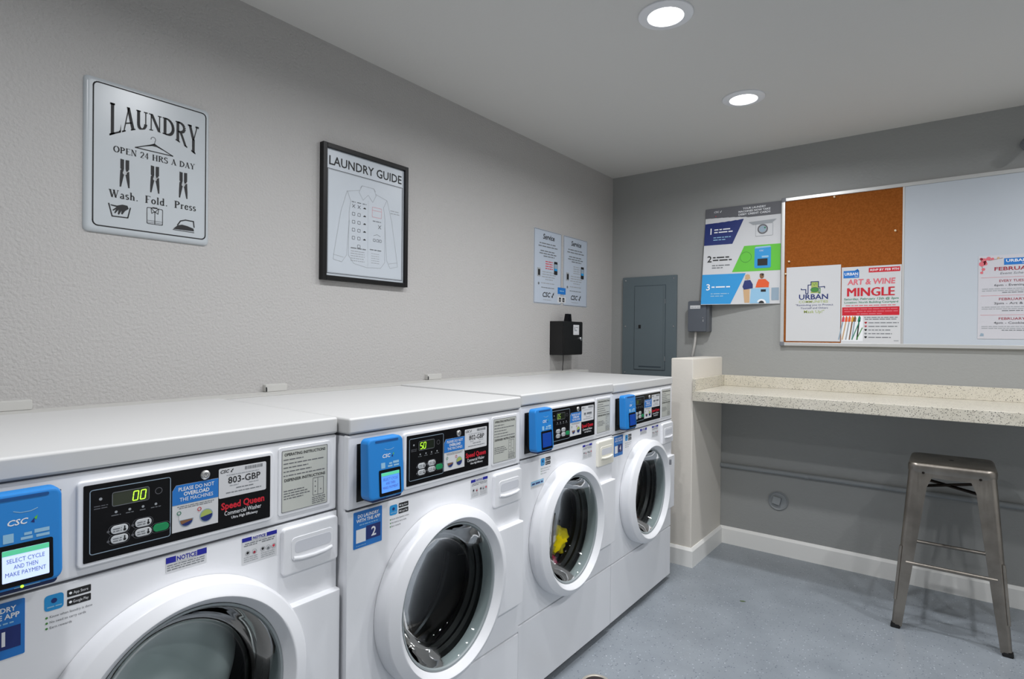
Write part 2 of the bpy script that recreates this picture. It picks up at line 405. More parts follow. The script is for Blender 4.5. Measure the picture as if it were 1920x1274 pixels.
def serif_polys(t):
    """polygons of a line of serif text, capital height 1, plus its width"""
    x = 0; out = []
    for ch in t:
        w_, st = SERIF[ch]
        for q in st:
            k = q[0]
            if k == 'v': out.append([(x+q[1]-q[4]/2, q[2]), (x+q[1]+q[4]/2, q[2]), (x+q[1]+q[4]/2, q[3]), (x+q[1]-q[4]/2, q[3])])
            elif k == 's':
                zz = (q[2]-SF, q[2]) if q[2] > .3 else (q[2], q[2]+SF)
                out.append([(x+q[1]-q[3]/2, zz[0]), (x+q[1]+q[3]/2, zz[0]), (x+q[1]+q[3]/2, zz[1]), (x+q[1]-q[3]/2, zz[1])])
            elif k == 'h': out.append([(x+q[1], q[3]), (x+q[2], q[3]), (x+q[2], q[3]+SF), (x+q[1], q[3]+SF)])
            elif k == 'd': out.append([(x+q[1]-q[5]/2, q[2]), (x+q[1]+q[5]/2, q[2]), (x+q[3]+q[5]/2, q[4]), (x+q[3]-q[5]/2, q[4])])
            elif k == 'q': out.append([(x+a, b) for a, b in q[1]])
            elif k == 'p':
                P = q[1]
                for (ax, az), (bx, bz) in zip(P, P[1:]):
                    dx, dz = bx-ax, bz-az; L = math.hypot(dx, dz) or 1
                    wd = q[2]+(q[3]-q[2])*abs(dz)/L
                    if k == 'p' and q[2] > q[3]: wd = q[3]+(q[2]-q[3])*abs(dz)/L
                    nx, nz = -dz/L*wd/2, dx/L*wd/2; ex, ez = dx*.06, dz*.06
                    out.append([(x+ax+nx-ex, az+nz-ez), (x+ax-nx-ex, az-nz-ez), (x+bx-nx+ex, bz-nz+ez), (x+bx+nx+ex, bz+nz+ez)])
        x += w_+.06
    return out, x-.06
def serif_print(pr, t, x0, x1, fz, m, l=1):
    """fz(u, v): height for position u in 0..1 along the line and v in 0..1 up the capital"""
    P, wd = serif_polys(t)
    for q in P:
        n = []
        for i in range(len(q)):
            a, b = q[i], q[(i+1) % len(q)]; k = 3 if math.hypot(b[0]-a[0], b[1]-a[1]) > .3 else 1
            n += [(a[0]+(b[0]-a[0])*j/k, a[1]+(b[1]-a[1])*j/k) for j in range(k)]
        pr.poly([(x0+(x1-x0)*p[0]/wd, fz(p[0]/wd, p[1])) for p in n], m, l)

# ================================================================== ROOM SHELL
def struct(name, fn, m, label=None, parent=None):
    o = one(name, parent, m, fn); tag(o, label, kind='structure'); return o
T = .12
struct('floor', lambda b: b.box(-T, XR+T, YN-T, D+T, -.1, 0), floor_m, 'blue-grey speckled epoxy floor')
struct('ceiling', lambda b: b.box(-T, XR+T, YN-T, D+T, ZC, ZC+.1), ceil_paint, 'plain pale ceiling')
struct('wall_left', lambda b: b.box(-T, 0, YN-T, D+T, 0, ZC), wall_paint, 'off-white textured wall behind the washers')
struct('wall_far', lambda b: b.box(0, XR, D, D+T, 0, ZC), accent_paint, 'grey end wall')
struct('wall_right', lambda b: b.box(XR, XR+T, YN-T, D+T, 0, ZC), white_paint)
struct('wall_near', lambda b: b.box(0, XR, YN-T, YN, 0, ZC), white_paint)
PX0, PX1, PY, PZ = .612, .732, 2.947, 1.093
struct('wall_half', lambda b: b.box(PX0, PX1, PY, D, 0, PZ, bevel=.006), pony_paint, 'low off-white half wall between washers and counter')
def base_profile(b, pts):
    """baseboard: path of (x, y) corners, the room on the left of the path"""
    h, t = .099, .013
    prof = [(0, 0), (t, 0), (t, h-.014), (t*.55, h-.005), (t*.3, h), (0, h)]
    bm_ = bmesh.new(); n = len(pts); rings = []
    for i, p in enumerate(pts):
        p = Vector((p[0], p[1])); ds = []
        if i > 0: ds.append((p-Vector(pts[i-1])).normalized())
        if i < n-1: ds.append((Vector(pts[i+1])-p).normalized())
        ns = [Vector((-d.y, d.x)) for d in ds]; nn = sum(ns, Vector((0, 0))).normalized(); sc = 1/max(.3, nn.dot(ns[0]))
        rings.append([bm_.verts.new((p.x+nn.x*a*sc, p.y+nn.y*a*sc, z)) for a, z in prof])
    for A, B in zip(rings, rings[1:]):
        for k in range(len(prof)): bm_.faces.new((A[k], A[(k+1) % len(prof)], B[(k+1) % len(prof)], B[k]))
    bm_.faces.new(rings[0]); bm_.faces.new(rings[-1][::-1]); b.join(bm_)
struct('baseboard_far', lambda b: base_profile(b, [(XR, D), (PX1, D)]), trim_paint, 'white baseboard under the counter')
struct('baseboard_half', lambda b: base_profile(b, [(PX1, D-.013), (PX1, PY), (PX0, PY), (PX0, D)]), trim_paint, 'off-white baseboard wrapping the half wall')
struct('trim_1', lambda b: b.box(0, .105, YN, 2.95, .96, 1.008, bevel=.003), ledge_paint, 'pale ledge along the wall behind the washer lids')

# ================================================================== CEILING LIGHTS
LL = ['round recessed ceiling light nearest the camera, top of the photo', 'smaller-looking recessed ceiling light nearer the grey end wall',
      'recessed ceiling light just out of frame above the second washer', 'recessed ceiling light overhead beside the nearest washer',
      'recessed ceiling light out of frame to the right, second from the end wall', 'recessed ceiling light out of frame to the right, beside the end wall',
      'recessed ceiling light out of frame to the right, third from the end wall', 'recessed ceiling light out of frame to the right, beside the camera', 'recessed ceiling light out of frame on the right behind the camera']
for i, (x, y) in enumerate(LAMPS):
    t = tag(empty('recessed_light', (x, y, ZC)), LL[i], 'light', 'recessed ceiling lights')
    one('trim_ring', t, plastic_w, lambda b: b.lathe([(.088, 0), (.088, -.004), (.0865, -.0055), (.062, -.0095), (.0585, -.0095), (.057, -.008), (.057, 0)], axis='z', n=48))
    one('diffuser', t, lamp_m, lambda b: b.lathe([(.0572, -.003), (0, -.0034)], axis='z', n=40))
    ld = bpy.data.lights.new('lamp_light', 'AREA'); ld.shape = 'DISK'; ld.size = .09; ld.energy = LAMP_W; ld.color = LAMP_COL; ld.spread = LAMP_SPREAD
    lo = bpy.data.objects.new('lamp_light', ld); COL.objects.link(lo); lo.parent = t; lo.location = (0, 0, -.0098)

# ================================================================== WASHERS
W, WL = .67, .62
POSE = {1: (.6945, .1345, .0055, -.0089), 2: (.7333, .7893, .0039, -.0038), 3: (.7146, 1.4600, .0059, .0022), 4: (.7070, 2.1010, -.0002, .008)}
SX = {1: .975, 2: .9668, 3: .944, 4: .957}    # the fronts are a little narrower than the template
DOORX = {1: .335, 2: .314, 3: .292, 4: .310}
DCZ = .5205
LCD = {1: ('00', 'r'), 2: ('50', 'l'), 3: ('05', 'l'), 4: (None, 'l')}
TAGNO = {1: '803-GBP', 2: '802-GBP', 3: None, 4: None}
WLAB = {1: 'white front-loading washer nearest the camera, display reading 00, soapy grey haze on its glass',
        2: 'white front-loading washer with blue number 2 sticker and empty dark drum',
        3: 'white front-loading washer with yellow and pink clothes behind its door glass',
        4: 'white front-loading washer farthest away, number 4 sticker, beside the half wall'}
SEG = {'0': 'abcdef', '5': 'afgcd'}
def seven(pr, ch, x, z, w_, h, m):
    th = w_*.2; sk = .12*h
    seg = {'a': ((.1, 1), (.9, 1)), 'b': ((1, .95), (1, .55)), 'c': ((1, .45), (1, .05)), 'd': ((.1, 0), (.9, 0)), 'e': ((0, .45), (0, .05)), 'f': ((0, .95), (0, .55)), 'g': ((.1, .5), (.9, .5))}
    for c in SEG[ch]:
        P = [(x+p[0]*w_+p[1]*sk, z+p[1]*h) for p in seg[c]]; pr.line(P, th, m, 2)

def plate_with_hole(b, x0, x1, z0, z1, cx, cz, r, y0, y1):
    bm_ = bmesh.new(); n = 64; I = []; O = []
    angs = sorted(set([2*PI*i/n for i in range(n)] + [math.atan2(z-cz, x-cx) % (2*PI) for x in (x0, x1) for z in (z0, z1)]))
    for a in angs:
        c, s_ = math.cos(a), math.sin(a)
        k = min([((x1-cx)/c if c > 0 else (x0-cx)/c) if abs(c) > 1e-9 else 9, ((z1-cz)/s_ if s_ > 0 else (z0-cz)/s_) if abs(s_) > 1e-9 else 9])
        O.append((cx+k*c, cz+k*s_)); I.append((cx+r*c, cz+r*s_))
    vi = [bm_.verts.new((p[0], y0, p[1])) for p in I]; vo = [bm_.verts.new((p[0], y0, p[1])) for p in O]
    wi = [bm_.verts.new((p[0], y1, p[1])) for p in I]; wo = [bm_.verts.new((p[0], y1, p[1])) for p in O]
    k = len(angs)
    for i in range(k):
        j = (i+1) % k
        bm_.faces.new((vi[i], vo[i], vo[j], vi[j])); bm_.faces.new((wi[i], wi[j], wo[j], wo[i]))
        bm_.faces.new((vi[i], vi[j], wi[j], wi[i])); bm_.faces.new((vo[i], wo[i], wo[j], vo[j]))
    b.join(bm_)

def door_oval(b, cz):
    # the opening of the door is a little taller than wide, the ring thinner above and below
    for v in b.bm.verts:
        r = math.hypot(v.co.x-b.cx, v.co.z-cz); k = 1.06-(1.06-.985)*max(0, min(1, (r-.18)/(.233-.18)))
        v.co.z = cz+(v.co.z-cz)*k
def csc_logo(pr, x, z, h, m, accents=True, l=2):
    pr.txt('CSC', x, z, h, m, l, 'l', bold=.02, shear=.25, wid=h*3.0)
    a = x+h*3.35
    pr.poly([(a, z+h*.1), (a+h*.55, z-h*.15), (a+h*.55, z+h*.75)], 'ink_navy' if accents else m, l)
    pr.poly([(a+h*.5, z+h*.75), (a+h*1.05, z+h*1.2), (a+h*.85, z+h*.35)], 'ink_green' if accents else m, l)

def sticker(parent, name, x0, x1, z0, z1, y, m, r=.001, t=.0006):
    return one(name, parent, m, lambda b: b.rrect(x0, x1, z0, z1, r, y-t, y))

def make_washer(i):
    X, Y, Z, rz = POSE[i]
    root = empty('washing_machine', (X, Y, Z), PI/2+rz); root.scale = (SX[i], .99, .99)
    tag(root, WLAB[i], 'washer', 'front-loading washers along the left wall')
    dx = DOORX[i]
    # cabinet shell behind the front panels
    def cab(b):
        b.box(.004, .012, .012, .585, .03, .975); b.box(W-.012, W-.004, .012, .585, .03, .975)
        b.box(.004, W-.004, .575, .585, .03, .975); b.box(.004, W-.004, .03, .585, .03, .04)
    one('cabinet', root, enamel, cab)
    one('lid', root, enamel_dimmed, lambda b: b.box(.002, W-.002, -.004, .575, .9805, 1.018, bevel=.006, seg=3))
    one('lid_seam', root, seam_m, lambda b: b.box(.006, W-.006, .004, .5, .97, .9815))
    # console
    one('console', root, enamel, lambda b: b.box(.002, W-.002, 0, .02, .8065, .9775, bevel=.005, seg=3))
    # lower front with door hole, kick panel
    one('front_panel', root, enamel, lambda b: plate_with_hole(b, .002, W-.002, .2705, .8025, dx, DCZ, .2, 0, .014))
    one('kick_panel', root, enamel, lambda b: b.box(.002, W-.002, -.001, .015, .024, .266, bevel=.004))
    one('kick_seam', root, seam_m, lambda b: b.box(.006, W-.006, .006, .016, .26, .275))
    one('console_seam', root, seam_m, lambda b: b.box(.006, W-.006, .006, .02, .799, .81))
    one('toe_shade', root, black_m, lambda b: b.box(.01, W-.01, .022, .05, .006, .034))  # black strip added to paint the shade in the gap under the kick panel
    for fx in (.06, W-.06):
        for fy in (.06, .52):
            one('foot', root, rubber, lambda b: b.lathe([(0, .002-Z/.99), (.022, .002-Z/.99), (.022, .012), (.01, .014), (.01, .034)], fx, fy, 14, axis='z'))
    # control panel
    def cp(b):
        b.rrect(.168, .509, .821, .9625, .008, -.006, .001, plastic_w, .003)
        b.rrect(.1765, .501, .8285, .9555, .002, -.0066, -.001, black_gl)
    pan = one('control_panel', root, None, cp)
    y = -.0066
    lcd = one('display', pan, lcd_dim if i == 1 else lcd_dark, lambda b: b.rrect(.217, .273, .914, .937, .002, y-.0008, y))
    pr = Print(y-.0008)
    s_, side = LCD[i]
    pr.frame(.217, .273, .914, .937, .003, .0012, 'ink_grey', 1)
    if s_:
        x0 = .2475 if side == 'r' else .2215
        for k, ch in enumerate(s_): seven(pr, ch, x0+k*.0115, .9175, .0075, .0155, lcd_on if i < 3 else lcd_dimlit)
    else: pr.rect(.226, .244, .918, .933, mat('lcd_faint', srgb(70, 84, 30), .4), 1)
    pr.done(lcd)
    pr = Print(y)
    pr.frame(.1855, .3085, .8405, .9465, .004, .0013, 'ink_steel', 0)
    for k, (q, wd) in enumerate(((.221, .014), (.2415, .012), (.262, .01), (.2825, .016))):
        pr.disc(q+.002, .9035, .0022, 'ink_light', 0, 10); pr.greek(q-wd/2+.002, q+wd/2+.002, .8975, .0024, 'ink_grey', 0, i)
    pr.disc(.2005, .93, .0025, 'ink_light', 0, 8); pr.greek(.191, .211, .918, .0022, 'ink_dgrey', 0, 1); pr.greek(.191, .211, .914, .0022, 'ink_dgrey', 0, 2)
    pr.ring(.289, .926, .0055, .0011, 'ink_dgrey', 0, 16)
    pr.txt('Speed Queen', .444, .8655, .0125, 'ink_red', 0, bold=.03, wid=.088)
    pr.txt('Commercial Washer', .444, .853, .0085, 'ink_white', 0, wid=.075)
    pr.txt('Ultra High Efficiency', .447, .8445, .005, 'ink_white', 0, bold=.01, wid=.054)
    pr.done(pan)
    for k, (bx, bz) in enumerate(((.228, .8735), (.228, .857), (.2645, .8755), (.2645, .859), (.293, .8605))):
        g = k == 4
        def btn(b): b.rrect(bx-.013, bx+.013, bz-.0068, bz+.0068, .0066, y-.0018, y, btn_g if g else btn_w, .0008)
        bo = one('button', pan, None, btn)
        if g: bo['label'] = 'green start button'
        pr = Print(y-.0018); 
        pr.frame(bx-.0165, bx+.0155, bz-.0084, bz+.0084, .008, .0006, 'ink_dgrey', -6)
        pr.disc(bx-.0165, bz-.001, .0022, 'ink_dgrey', -6, 10)
        if not g:
            pr.greek(bx-.01, bx+.003, bz+.001, .0024, 'ink_grey', 0, k); pr.greek(bx-.01, bx+.003, bz-.003, .0024, 'ink_grey', 0, k+9)
            pr.disc(bx+.0075, bz-.002, .0022, 'ink_black', 0, 10); pr.rect(bx+.0065, bx+.0085, bz-.002, bz+.0045, 'ink_black', 0)
        pr.done(bo)
    # overload sticker
    ov = one('overload_sticker', root, pap, lambda b: b.prism([(.3115, .8435), (.394, .8435), (.394, .929), (.318, .929), (.3115, .919)], y-.0005, y))
    pr = Print(y-.0005)
    pr.poly([(.3115, .893), (.394, .893), (.394, .929), (.318, .929), (.3115, .919)], 'ink_blue', 0)
    pr.txt('PLEASE DO NOT', .354, .9175, .0068, 'ink_white', 1, bold=.01, wid=.064); pr.txt('OVERLOAD', .354, .908, .0068, 'ink_white', 1, bold=.025, wid=.046)
    pr.txt('THE MACHINES', .354, .8985, .0068, 'ink_white', 1, wid=.06)
    pr.greek(.32, .386, .8885, .002, 'ink_grey', 0, 3); pr.greek(.323, .382, .8853, .002, 'ink_grey', 0, 4)
    for cx_, full in ((.336, 0), (.372, 1)):
        pr.disc(cx_, .863, .0125, 'ink_steel', 0)
        if full: pr.disc(cx_, .863, .0108, 'ink_navy', 1, 18, a0=190, a1=370); pr.disc(cx_, .863, .0108, 'ink_olive', 1, 18, a0=10, a1=190)
        else:
            pr.disc(cx_, .863, .0108, 'ink_brown', 1, 18, a0=180, a1=360); pr.disc(cx_, .863, .0108, 'ink_navy', 2, 12, a0=220, a1=350)
            pr.poly([(cx_-.013, .864), (cx_+.013, .864), (cx_+.013, .877), (cx_-.013, .877)], pap, 1)
        pr.ring(cx_-.013, .8775, .0032, .0012, 'ink_red' if full else 'ink_teal', 2, 12)
    pr.done(ov)
    cap = one('coin_cap', root, brass, lambda b: b.lathe([(0, y-.004), (.006, y-.004), (.0085, y-.002), (.009, y)], .3695, .9395, 20))
    pr = Print(y-.004); pr.ring(.3695, .9395, .0042, .001, 'ink_dgrey', 0, 14); pr.rect(.3685, .3705, .9385, .9425, 'ink_dgrey', 0); pr.done(cap)
    # machine number tag
    tg = sticker(root, 'machine_tag', .395, .4915, .888, .9455, y, pap, .003)
    pr = Print(y-.0006)
    csc_logo(pr, .398, .9365, .0058, 'ink_black', False, 0)
    rn = random.Random(5+i); q = .447
    while q < .484:
        wd = rn.choice((.0006, .001, .0014)); pr.rect(q, q+wd, .9365, .943, 'ink_grey', 0); q += wd+rn.choice((.0007, .0012))
    pr.greek(.41, .476, .9305, .002, 'ink_light', 0, 6)
    if TAGNO[i]: pr.txt(TAGNO[i], .446, .9145, .0125, 'ink_black', 0, bold=.012, wid=.066)
    else: pr.greek(.414, .478, .913, .012, 'ink_grey', 0, i)
    pr.greek(.416, .434, .9095, .002, 'ink_light', 0, 7); pr.greek(.455, .475, .9095, .002, 'ink_light', 0, 8)
    pr.greek(.429, .464, .903, .0026, 'ink_grey', 0, 9); pr.greek(.409, .481, .896, .0024, 'ink_grey', 0, 10)
    pr.done(tg)
    # instruction plate
    ip = one('instruction_plate', root, None, lambda b: (b.rrect(.522, .65, .822, .9665, .006, -.0022, .001, plastic_w, .001), b.rrect(.5295, .6405, .8285, .959, .002, -.0026, -.001, plate_m)))
    pr = Print(-.0026)
    pr.frame(.5295, .6405, .8285, .959, .002, .001, 'ink_dgrey', 0)
    pr.txt('OPERATING INSTRUCTIONS', .585, .9475, .0058, 'ink_black', 0, bold=.02, wid=.1)
    for k, e in enumerate((.58, .632, .592, .6, .634)): pr.greek(.533, e, .9385-k*.0085, .0032, 'ink_dgrey', 0, k)
    pr.txt('DISPENSER INSTRUCTIONS', .585, .893, .0058, 'ink_black', 0, bold=.02, wid=.1)
    for k, e in enumerate((.582, .59, .596, .58)): pr.greek(.534, e, .872-k*.0055, .003, 'ink_dgrey', 0, k+4)
    pr.frame(.604, .631, .851, .889, .001, .001, 'ink_dgrey', 0); pr.line([(.6165, .851), (.6165, .889)], .001, 'ink_dgrey', 0)
    for a, b_ in ((.61, .881), (.61, .87), (.61, .859), (.624, .862)): pr.disc(a, b_, .0016, 'ink_dgrey', 0, 8)
    for k in range(4): pr.greek(.602, .636, .8455-k*.0042, .0026, 'ink_dgrey', 0, k+20)
    pr.done(ip)
    # card reader recess and reader
    one('reader_recess', root, black_m, lambda b: (b.box(.027, .148, -.0015, .001, .822, .956), b.box(.04, .125, -.024, -.001, .845, .95)))
    dr = .01 if i == 1 else 0
    def reader(b):
        b_ = MB(); b_.rrect(.021+dr, .129+dr, .832, .971, .013, -.046, -.021, None, .006)
        for v in b_.bm.verts:
            v.co.y -= (.971-v.co.z)*.06*(-v.co.y/.046)
        b.join(b_.bm, reader_blue)
        b.rrect(.03+dr, .122+dr, .8275, .84, .006, -.049, -.022, reader_dark)
        b.rrect(.043+dr, .112+dr, .9615, .966, .002, -.0472, -.04, mat('slot_shadow_blue', srgb(18, 84, 150), .5))
    rd = one('card_reader', root, None, reader)
    yr = lambda z: -.046-(.971-z)*.06
    wrap = lambda c: (c.x+dr, yr(c.z)+c.y, c.z)
    sc_ = MB(); sc_.rrect(.051, .116, .838, .898, .003, -.0012, 0, black_gl); sc_.rrect(.0565, .111, .8455, .891, .001, -.0016, -.0005, (scr_white if i == 1 else scr_blue) if i < 3 else scr_dark)
    for v in sc_.bm.verts: v.co = Vector(wrap(v.co))
    sc = sc_.done('screen', rd)
    pr = Print(-.0016, wrap)
    if i < 3:
        pr.rect(.0565, .111, .8835, .891, mat('screen_bar', srgb(90, 200, 150), .4, emit=(.1, .6, .35, 1), es=.4), 0)
        for k, t_ in enumerate(('SELECT CYCLE', 'AND THEN', 'MAKE PAYMENT')):
            pr.txt(t_, .0835, .8725-k*.0095, .006, mat('screen_text', srgb(90, 110, 190), .5), 0, wid=(.044, .028, .047)[k])
    pr.done(sc)
    pr = Print(0, wrap)
    csc_logo(pr, .063, .925, .008, 'ink_white', True, 0)
    for a, b_, c, d in ((.082, .091, .908, .912), (.094, .112, .9085, .914), (.078, .092, .902, .906), (.096, .112, .902, .906)): pr.rect(a, b_, c, d, 'ink_lightblue', 0)
    pr.rect(.058, .07, .901, .914, 'ink_lightblue', 0)
    pr.line([(.07, .945), (.078, .942), (.09, .942), (.098, .945)], .001, 'ink_lightblue', 0)
    pr.rect(.07, .1, .8345, .8355, 'ink_lightblue', 0)
    if i == 1: pr.disc(.079, .8355, .0022, lcd_on, 1, 8)
    pr.done(rd)
    # dispenser drawer
    dm = cream_p if i == 3 else plastic_w
    def drawer(b):
        b_ = MB(); b_.rrect(.5295, .6665, .6945, .794, .008, -.010, .0, None, .004); b.join(b_.bm)
    dw = one('dispenser_drawer', root, dm, drawer)
    if i == 3: dw['label'] = 'cream dispenser drawer, slightly yellowed'
    one('drawer_handle', dw, dm, lambda b: (b.rrect(.548, .652, .722, .772, .01, -.0115, -.006, None, .0015),))
    one('recess_shade', dw, mat('handle_shade', srgb(214, 216, 222), .4), lambda b: b.prism(rr(.556, .646, .738, .763, .008), -.0119, -.008))  # flat plate tinted darker for the shade of the handle scoop
    one('handle_lip', dw, dm, lambda b: b.tube([(.553, -.0115, .728), (.57, -.014, .7255), (.6, -.015, .7245), (.63, -.014, .7255), (.648, -.0115, .728)], .004))
    # hinge cover
    one('hinge_cover', root, plastic_w, lambda b: b.prism([(.53, .37), (.667, .37), (.667, .628), (.53, .628)], -.02, .0, None, .006))
    # stickers on the front
    if i in (1, 2, 4):
        st = sticker(root, 'app_sticker', .019, .1035, .7135, .7985, 0, MT('ink_blue'), .002)
        pr = Print(-.0006)
        pr.txt('DO LAUNDRY', .062, .7835, .0075, 'ink_white', 0, bold=.025, wid=.062); pr.txt('WITH THE APP', .062, .773, .0075, 'ink_white', 0, bold=.025, wid=.07)
        pr.greek(.036, .09, .7655, .0036, 'ink_lightblue', 0, 2)
        pr.rect(.0555, .0985, .7275, .7605, 'ink_navy', 0); pr.rect(.0265, .0545, .726, .757, 'ink_white', 0)
        pr.txt({1: '1', 2: '2', 4: '4'}[i], .078, .7335, .021, 'ink_white', 1, bold=.02); pr.greek(.027, .055, .7185, .002, 'ink_lightblue', 0, 4)
        pr.done(st)
    else:
        st = sticker(root, 'notice_sticker', .068, .146, .698, .7225, 0, pap, .002)
        pr = Print(-.0006); pr.rect(.068, .146, .7075, .7225, 'ink_lightblue', 0); pr.greek(.074, .14, .7105, .0085, 'ink_navy', 1, 5)
        pr.greek(.073, .14, .703, .002, 'ink_light', 0, 5); pr.done(st)
    pr = Print(0)
    pr.rrect(.1275, .1525, .766, .791, .005, 'ink_sky', 0); pr.disc(.14, .781, .004, 'ink_navy', 1, 10); pr.greek(.131, .15, .771, .003, 'ink_lightblue', 1, 3)
    for z0 in (.7795, .765):
        pr.rrect(.157, .1895, z0, z0+.0115, .0015, 'ink_black', 0); pr.disc(.1615, z0+.0058, .0022, 'ink_white', 1, 8)
    pr.txt('App Store', .1755, .783, .0045, 'ink_white', 1, wid=.02); pr.txt('Google Play', .1755, .7685, .0045, 'ink_white', 1, wid=.021)
    for k, t_ in enumerate(('Know when laundry is done', 'No need to carry cards', 'Earn rewards')):
        pr.disc(.1305, .756-k*.0085, .0018, 'ink_leaf', 0, 8); pr.txt(t_, .1345, .7545-k*.0085, .0038, 'ink_dgrey', 0, 'l', wid=(.057, .048, .029)[k])
    pr.done(root, 'store_decal')
    if i in (1, 4):
        n_ = sticker(root, 'notice_sticker', .304 if i == 1 else .282, .376 if i == 1 else .356, .772, .7995, 0, pap, .001)
        x0, x1 = (.304, .376) if i == 1 else (.282, .356)
        pr = Print(-.0006); pr.rect(x0, x1, .7885, .7995, 'ink_royal', 0); pr.rect(x0+.017, x1-.018, .7885, .7995, pap, 1); pr.txt('NOTICE', (x0+x1)/2, .79, .0078, 'ink_royal', 2, bold=.03, wid=.035)
        for k in range(3): pr.greek(x0+.002, x1-.003, .7835-k*.0042, .0024, 'ink_grey', 0, k)
        pr.done(n_)
    sx = {1: .445, 2: .43, 3: .418, 4: .416}[i]
    sy = sticker(root, 'warning_sticker', sx, sx+.075, .744, .7965, 0, pap, .001)
    pr = Print(-.0006); pr.rect(sx, sx+.075, .7885, .7965, 'ink_royal', 0); pr.rect(sx+.02, sx+.052, .7885, .7965, pap, 1)
    pr.txt('NOTICE', sx+.036, .79, .0052, 'ink_royal', 2, bold=.03, wid=.027)
    pr.greek(sx+.006, sx+.072, .783, .0026, 'ink_grey', 0, 1); pr.greek(sx+.004, sx+.034, .779, .0026, 'ink_grey', 0, 2); pr.greek(sx+.042, sx+.07, .779, .0026, 'ink_grey', 0, 3)
    for k, cx_ in enumerate((.012, .026, .044, .056, .068)):
        pr.disc(sx+cx_, .765-.002*(k % 2), .003, ('ink_black', 'ink_wine', 'ink_black', 'ink_grey', 'ink_rose')[k], 0, 6); pr.ring(sx+cx_, .7645, .0048, .0008, 'ink_light', 1, 10)
    for k in range(3): pr.greek(sx+.004, sx+.034, .7555-k*.004, .002, 'ink_light', 0, k+6); pr.greek(sx+.04, sx+.07, .7555-k*.004, .002, 'ink_light', 0, k+9)
    pr.done(sy)
    # door: ring, glass bowl, gasket
    door = one('door', root, plastic_w, lambda b: b.lathe([(.233, -.001), (.2335, -.006), (.2325, -.036), (.231, -.0415), (.228, -.046), (.2255, -.0485), (.2025, -.0585), (.199, -.0595), (.1965, -.0585), (.194, -.055), (.180, -.041), (.178, -.038), (.178, -.002), (.2, -.001)], dx, DCZ, 96, close=True) and (setattr(b, 'cx', dx), door_oval(b, DCZ)), 40)
    one('inner_bezel', door, mat('bezel_grey', srgb(150, 158, 160), .4), lambda b: b.lathe([(.178, -.041), (.174, -.04), (.1715, -.035), (.1715, -.002), (.178, -.002)], dx, DCZ, 72, close=True) and (setattr(b, 'cx', dx), door_oval(b, DCZ)))
    one('glass', door, glass, lambda b: b.lathe([(.171, -.036), (.168, -.03), (.16, -.01), (.15, .02), (.138, .042), (.115, .056), (.08, .064), (.04, .068), (0, .069)], dx, DCZ, 64) and (setattr(b, 'cx', dx), door_oval(b, DCZ)), 60)
    if i == 4: one('door_latch', door, grey_pl, lambda b: b.box(dx+.186, dx+.196, -.064, -.055, DCZ+.09, DCZ+.115, bevel=.002))
    one('gasket', root, rubber, lambda b: b.lathe([(.215, .015), (.178, .014), (.168, .02), (.176, .034), (.168, .046), (.174, .06), (.19, .075), (.215, .078)], dx, DCZ, 64))
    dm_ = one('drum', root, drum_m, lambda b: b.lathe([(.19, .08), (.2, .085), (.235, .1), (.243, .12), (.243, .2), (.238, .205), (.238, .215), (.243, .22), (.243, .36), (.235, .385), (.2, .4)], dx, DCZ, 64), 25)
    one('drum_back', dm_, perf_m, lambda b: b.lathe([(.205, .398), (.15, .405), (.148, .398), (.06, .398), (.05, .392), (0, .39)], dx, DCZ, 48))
    for k in range(3):
        a = 2*PI*k/3+.5+i
        b_ = MB(); b_.prism([(-.03, -.243), (.03, -.243), (.015, -.2), (-.015, -.2)], .12, .37, None, .006)
        mt = Matrix.Translation((dx, 0, DCZ)) @ Matrix.Rotation(a, 4, 'Y')
        for v in b_.bm.verts: v.co = mt @ v.co
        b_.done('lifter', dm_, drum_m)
    return root
WM = {i: make_washer(i) for i in (1, 2, 3, 4)}
def wpt(i, x, y, z):
    X, Y, Z, rz = POSE[i]; c, s_ = math.cos(PI/2+rz), math.sin(PI/2+rz); x, y, z = x*SX[i], y*.99, z*.99
    return Vector((X+x*c-y*s_, Y+x*s_+y*c, Z+z))

# ---- laundry inside the drums
def crumple(name, loc, size, m, seed, label, rot=0):
    b = bmesh.new(); bmesh.ops.create_icosphere(b, subdivisions=4, radius=1)
    for v in b.verts:
        p = v.co.copy(); q = p*1.6+Vector((seed*7.1, seed*3.3, seed))
        d = .3*noise.noise(q)+.3*abs(noise.noise(q*2.3))-.3*abs(noise.noise(q*4.1))+.12*abs(noise.noise(q*8.3))
        v.co = p*(1+d); v.co = Vector((v.co.x*size[0], v.co.y*size[1], v.co.z*size[2]))
    for f in b.faces: f.smooth = True
    me = bpy.data.meshes.new(name); b.to_mesh(me); b.free(); me.materials.append(m)
    o = link(name, me); o.location = loc; o.rotation_euler = (0, 0, rot)
    return tag(o, label, 'laundry', 'laundry inside the washers')
crumple('cloth', wpt(3, .375, .105, .43), (.05, .06, .052), cloth_y, 1, 'bright yellow cloth tumbling behind the third washer door glass', .4)
crumple('cloth', wpt(3, .355, .12, .352), (.042, .05, .024), cloth_p, 2, 'magenta pink cloth below the yellow one in the third washer', .8)
crumple('cloth', wpt(3, .372, .128, .55), (.036, .048, .055), cloth_g, 3, 'mauve grey cloth above the yellow one in the third washer', 1.2)
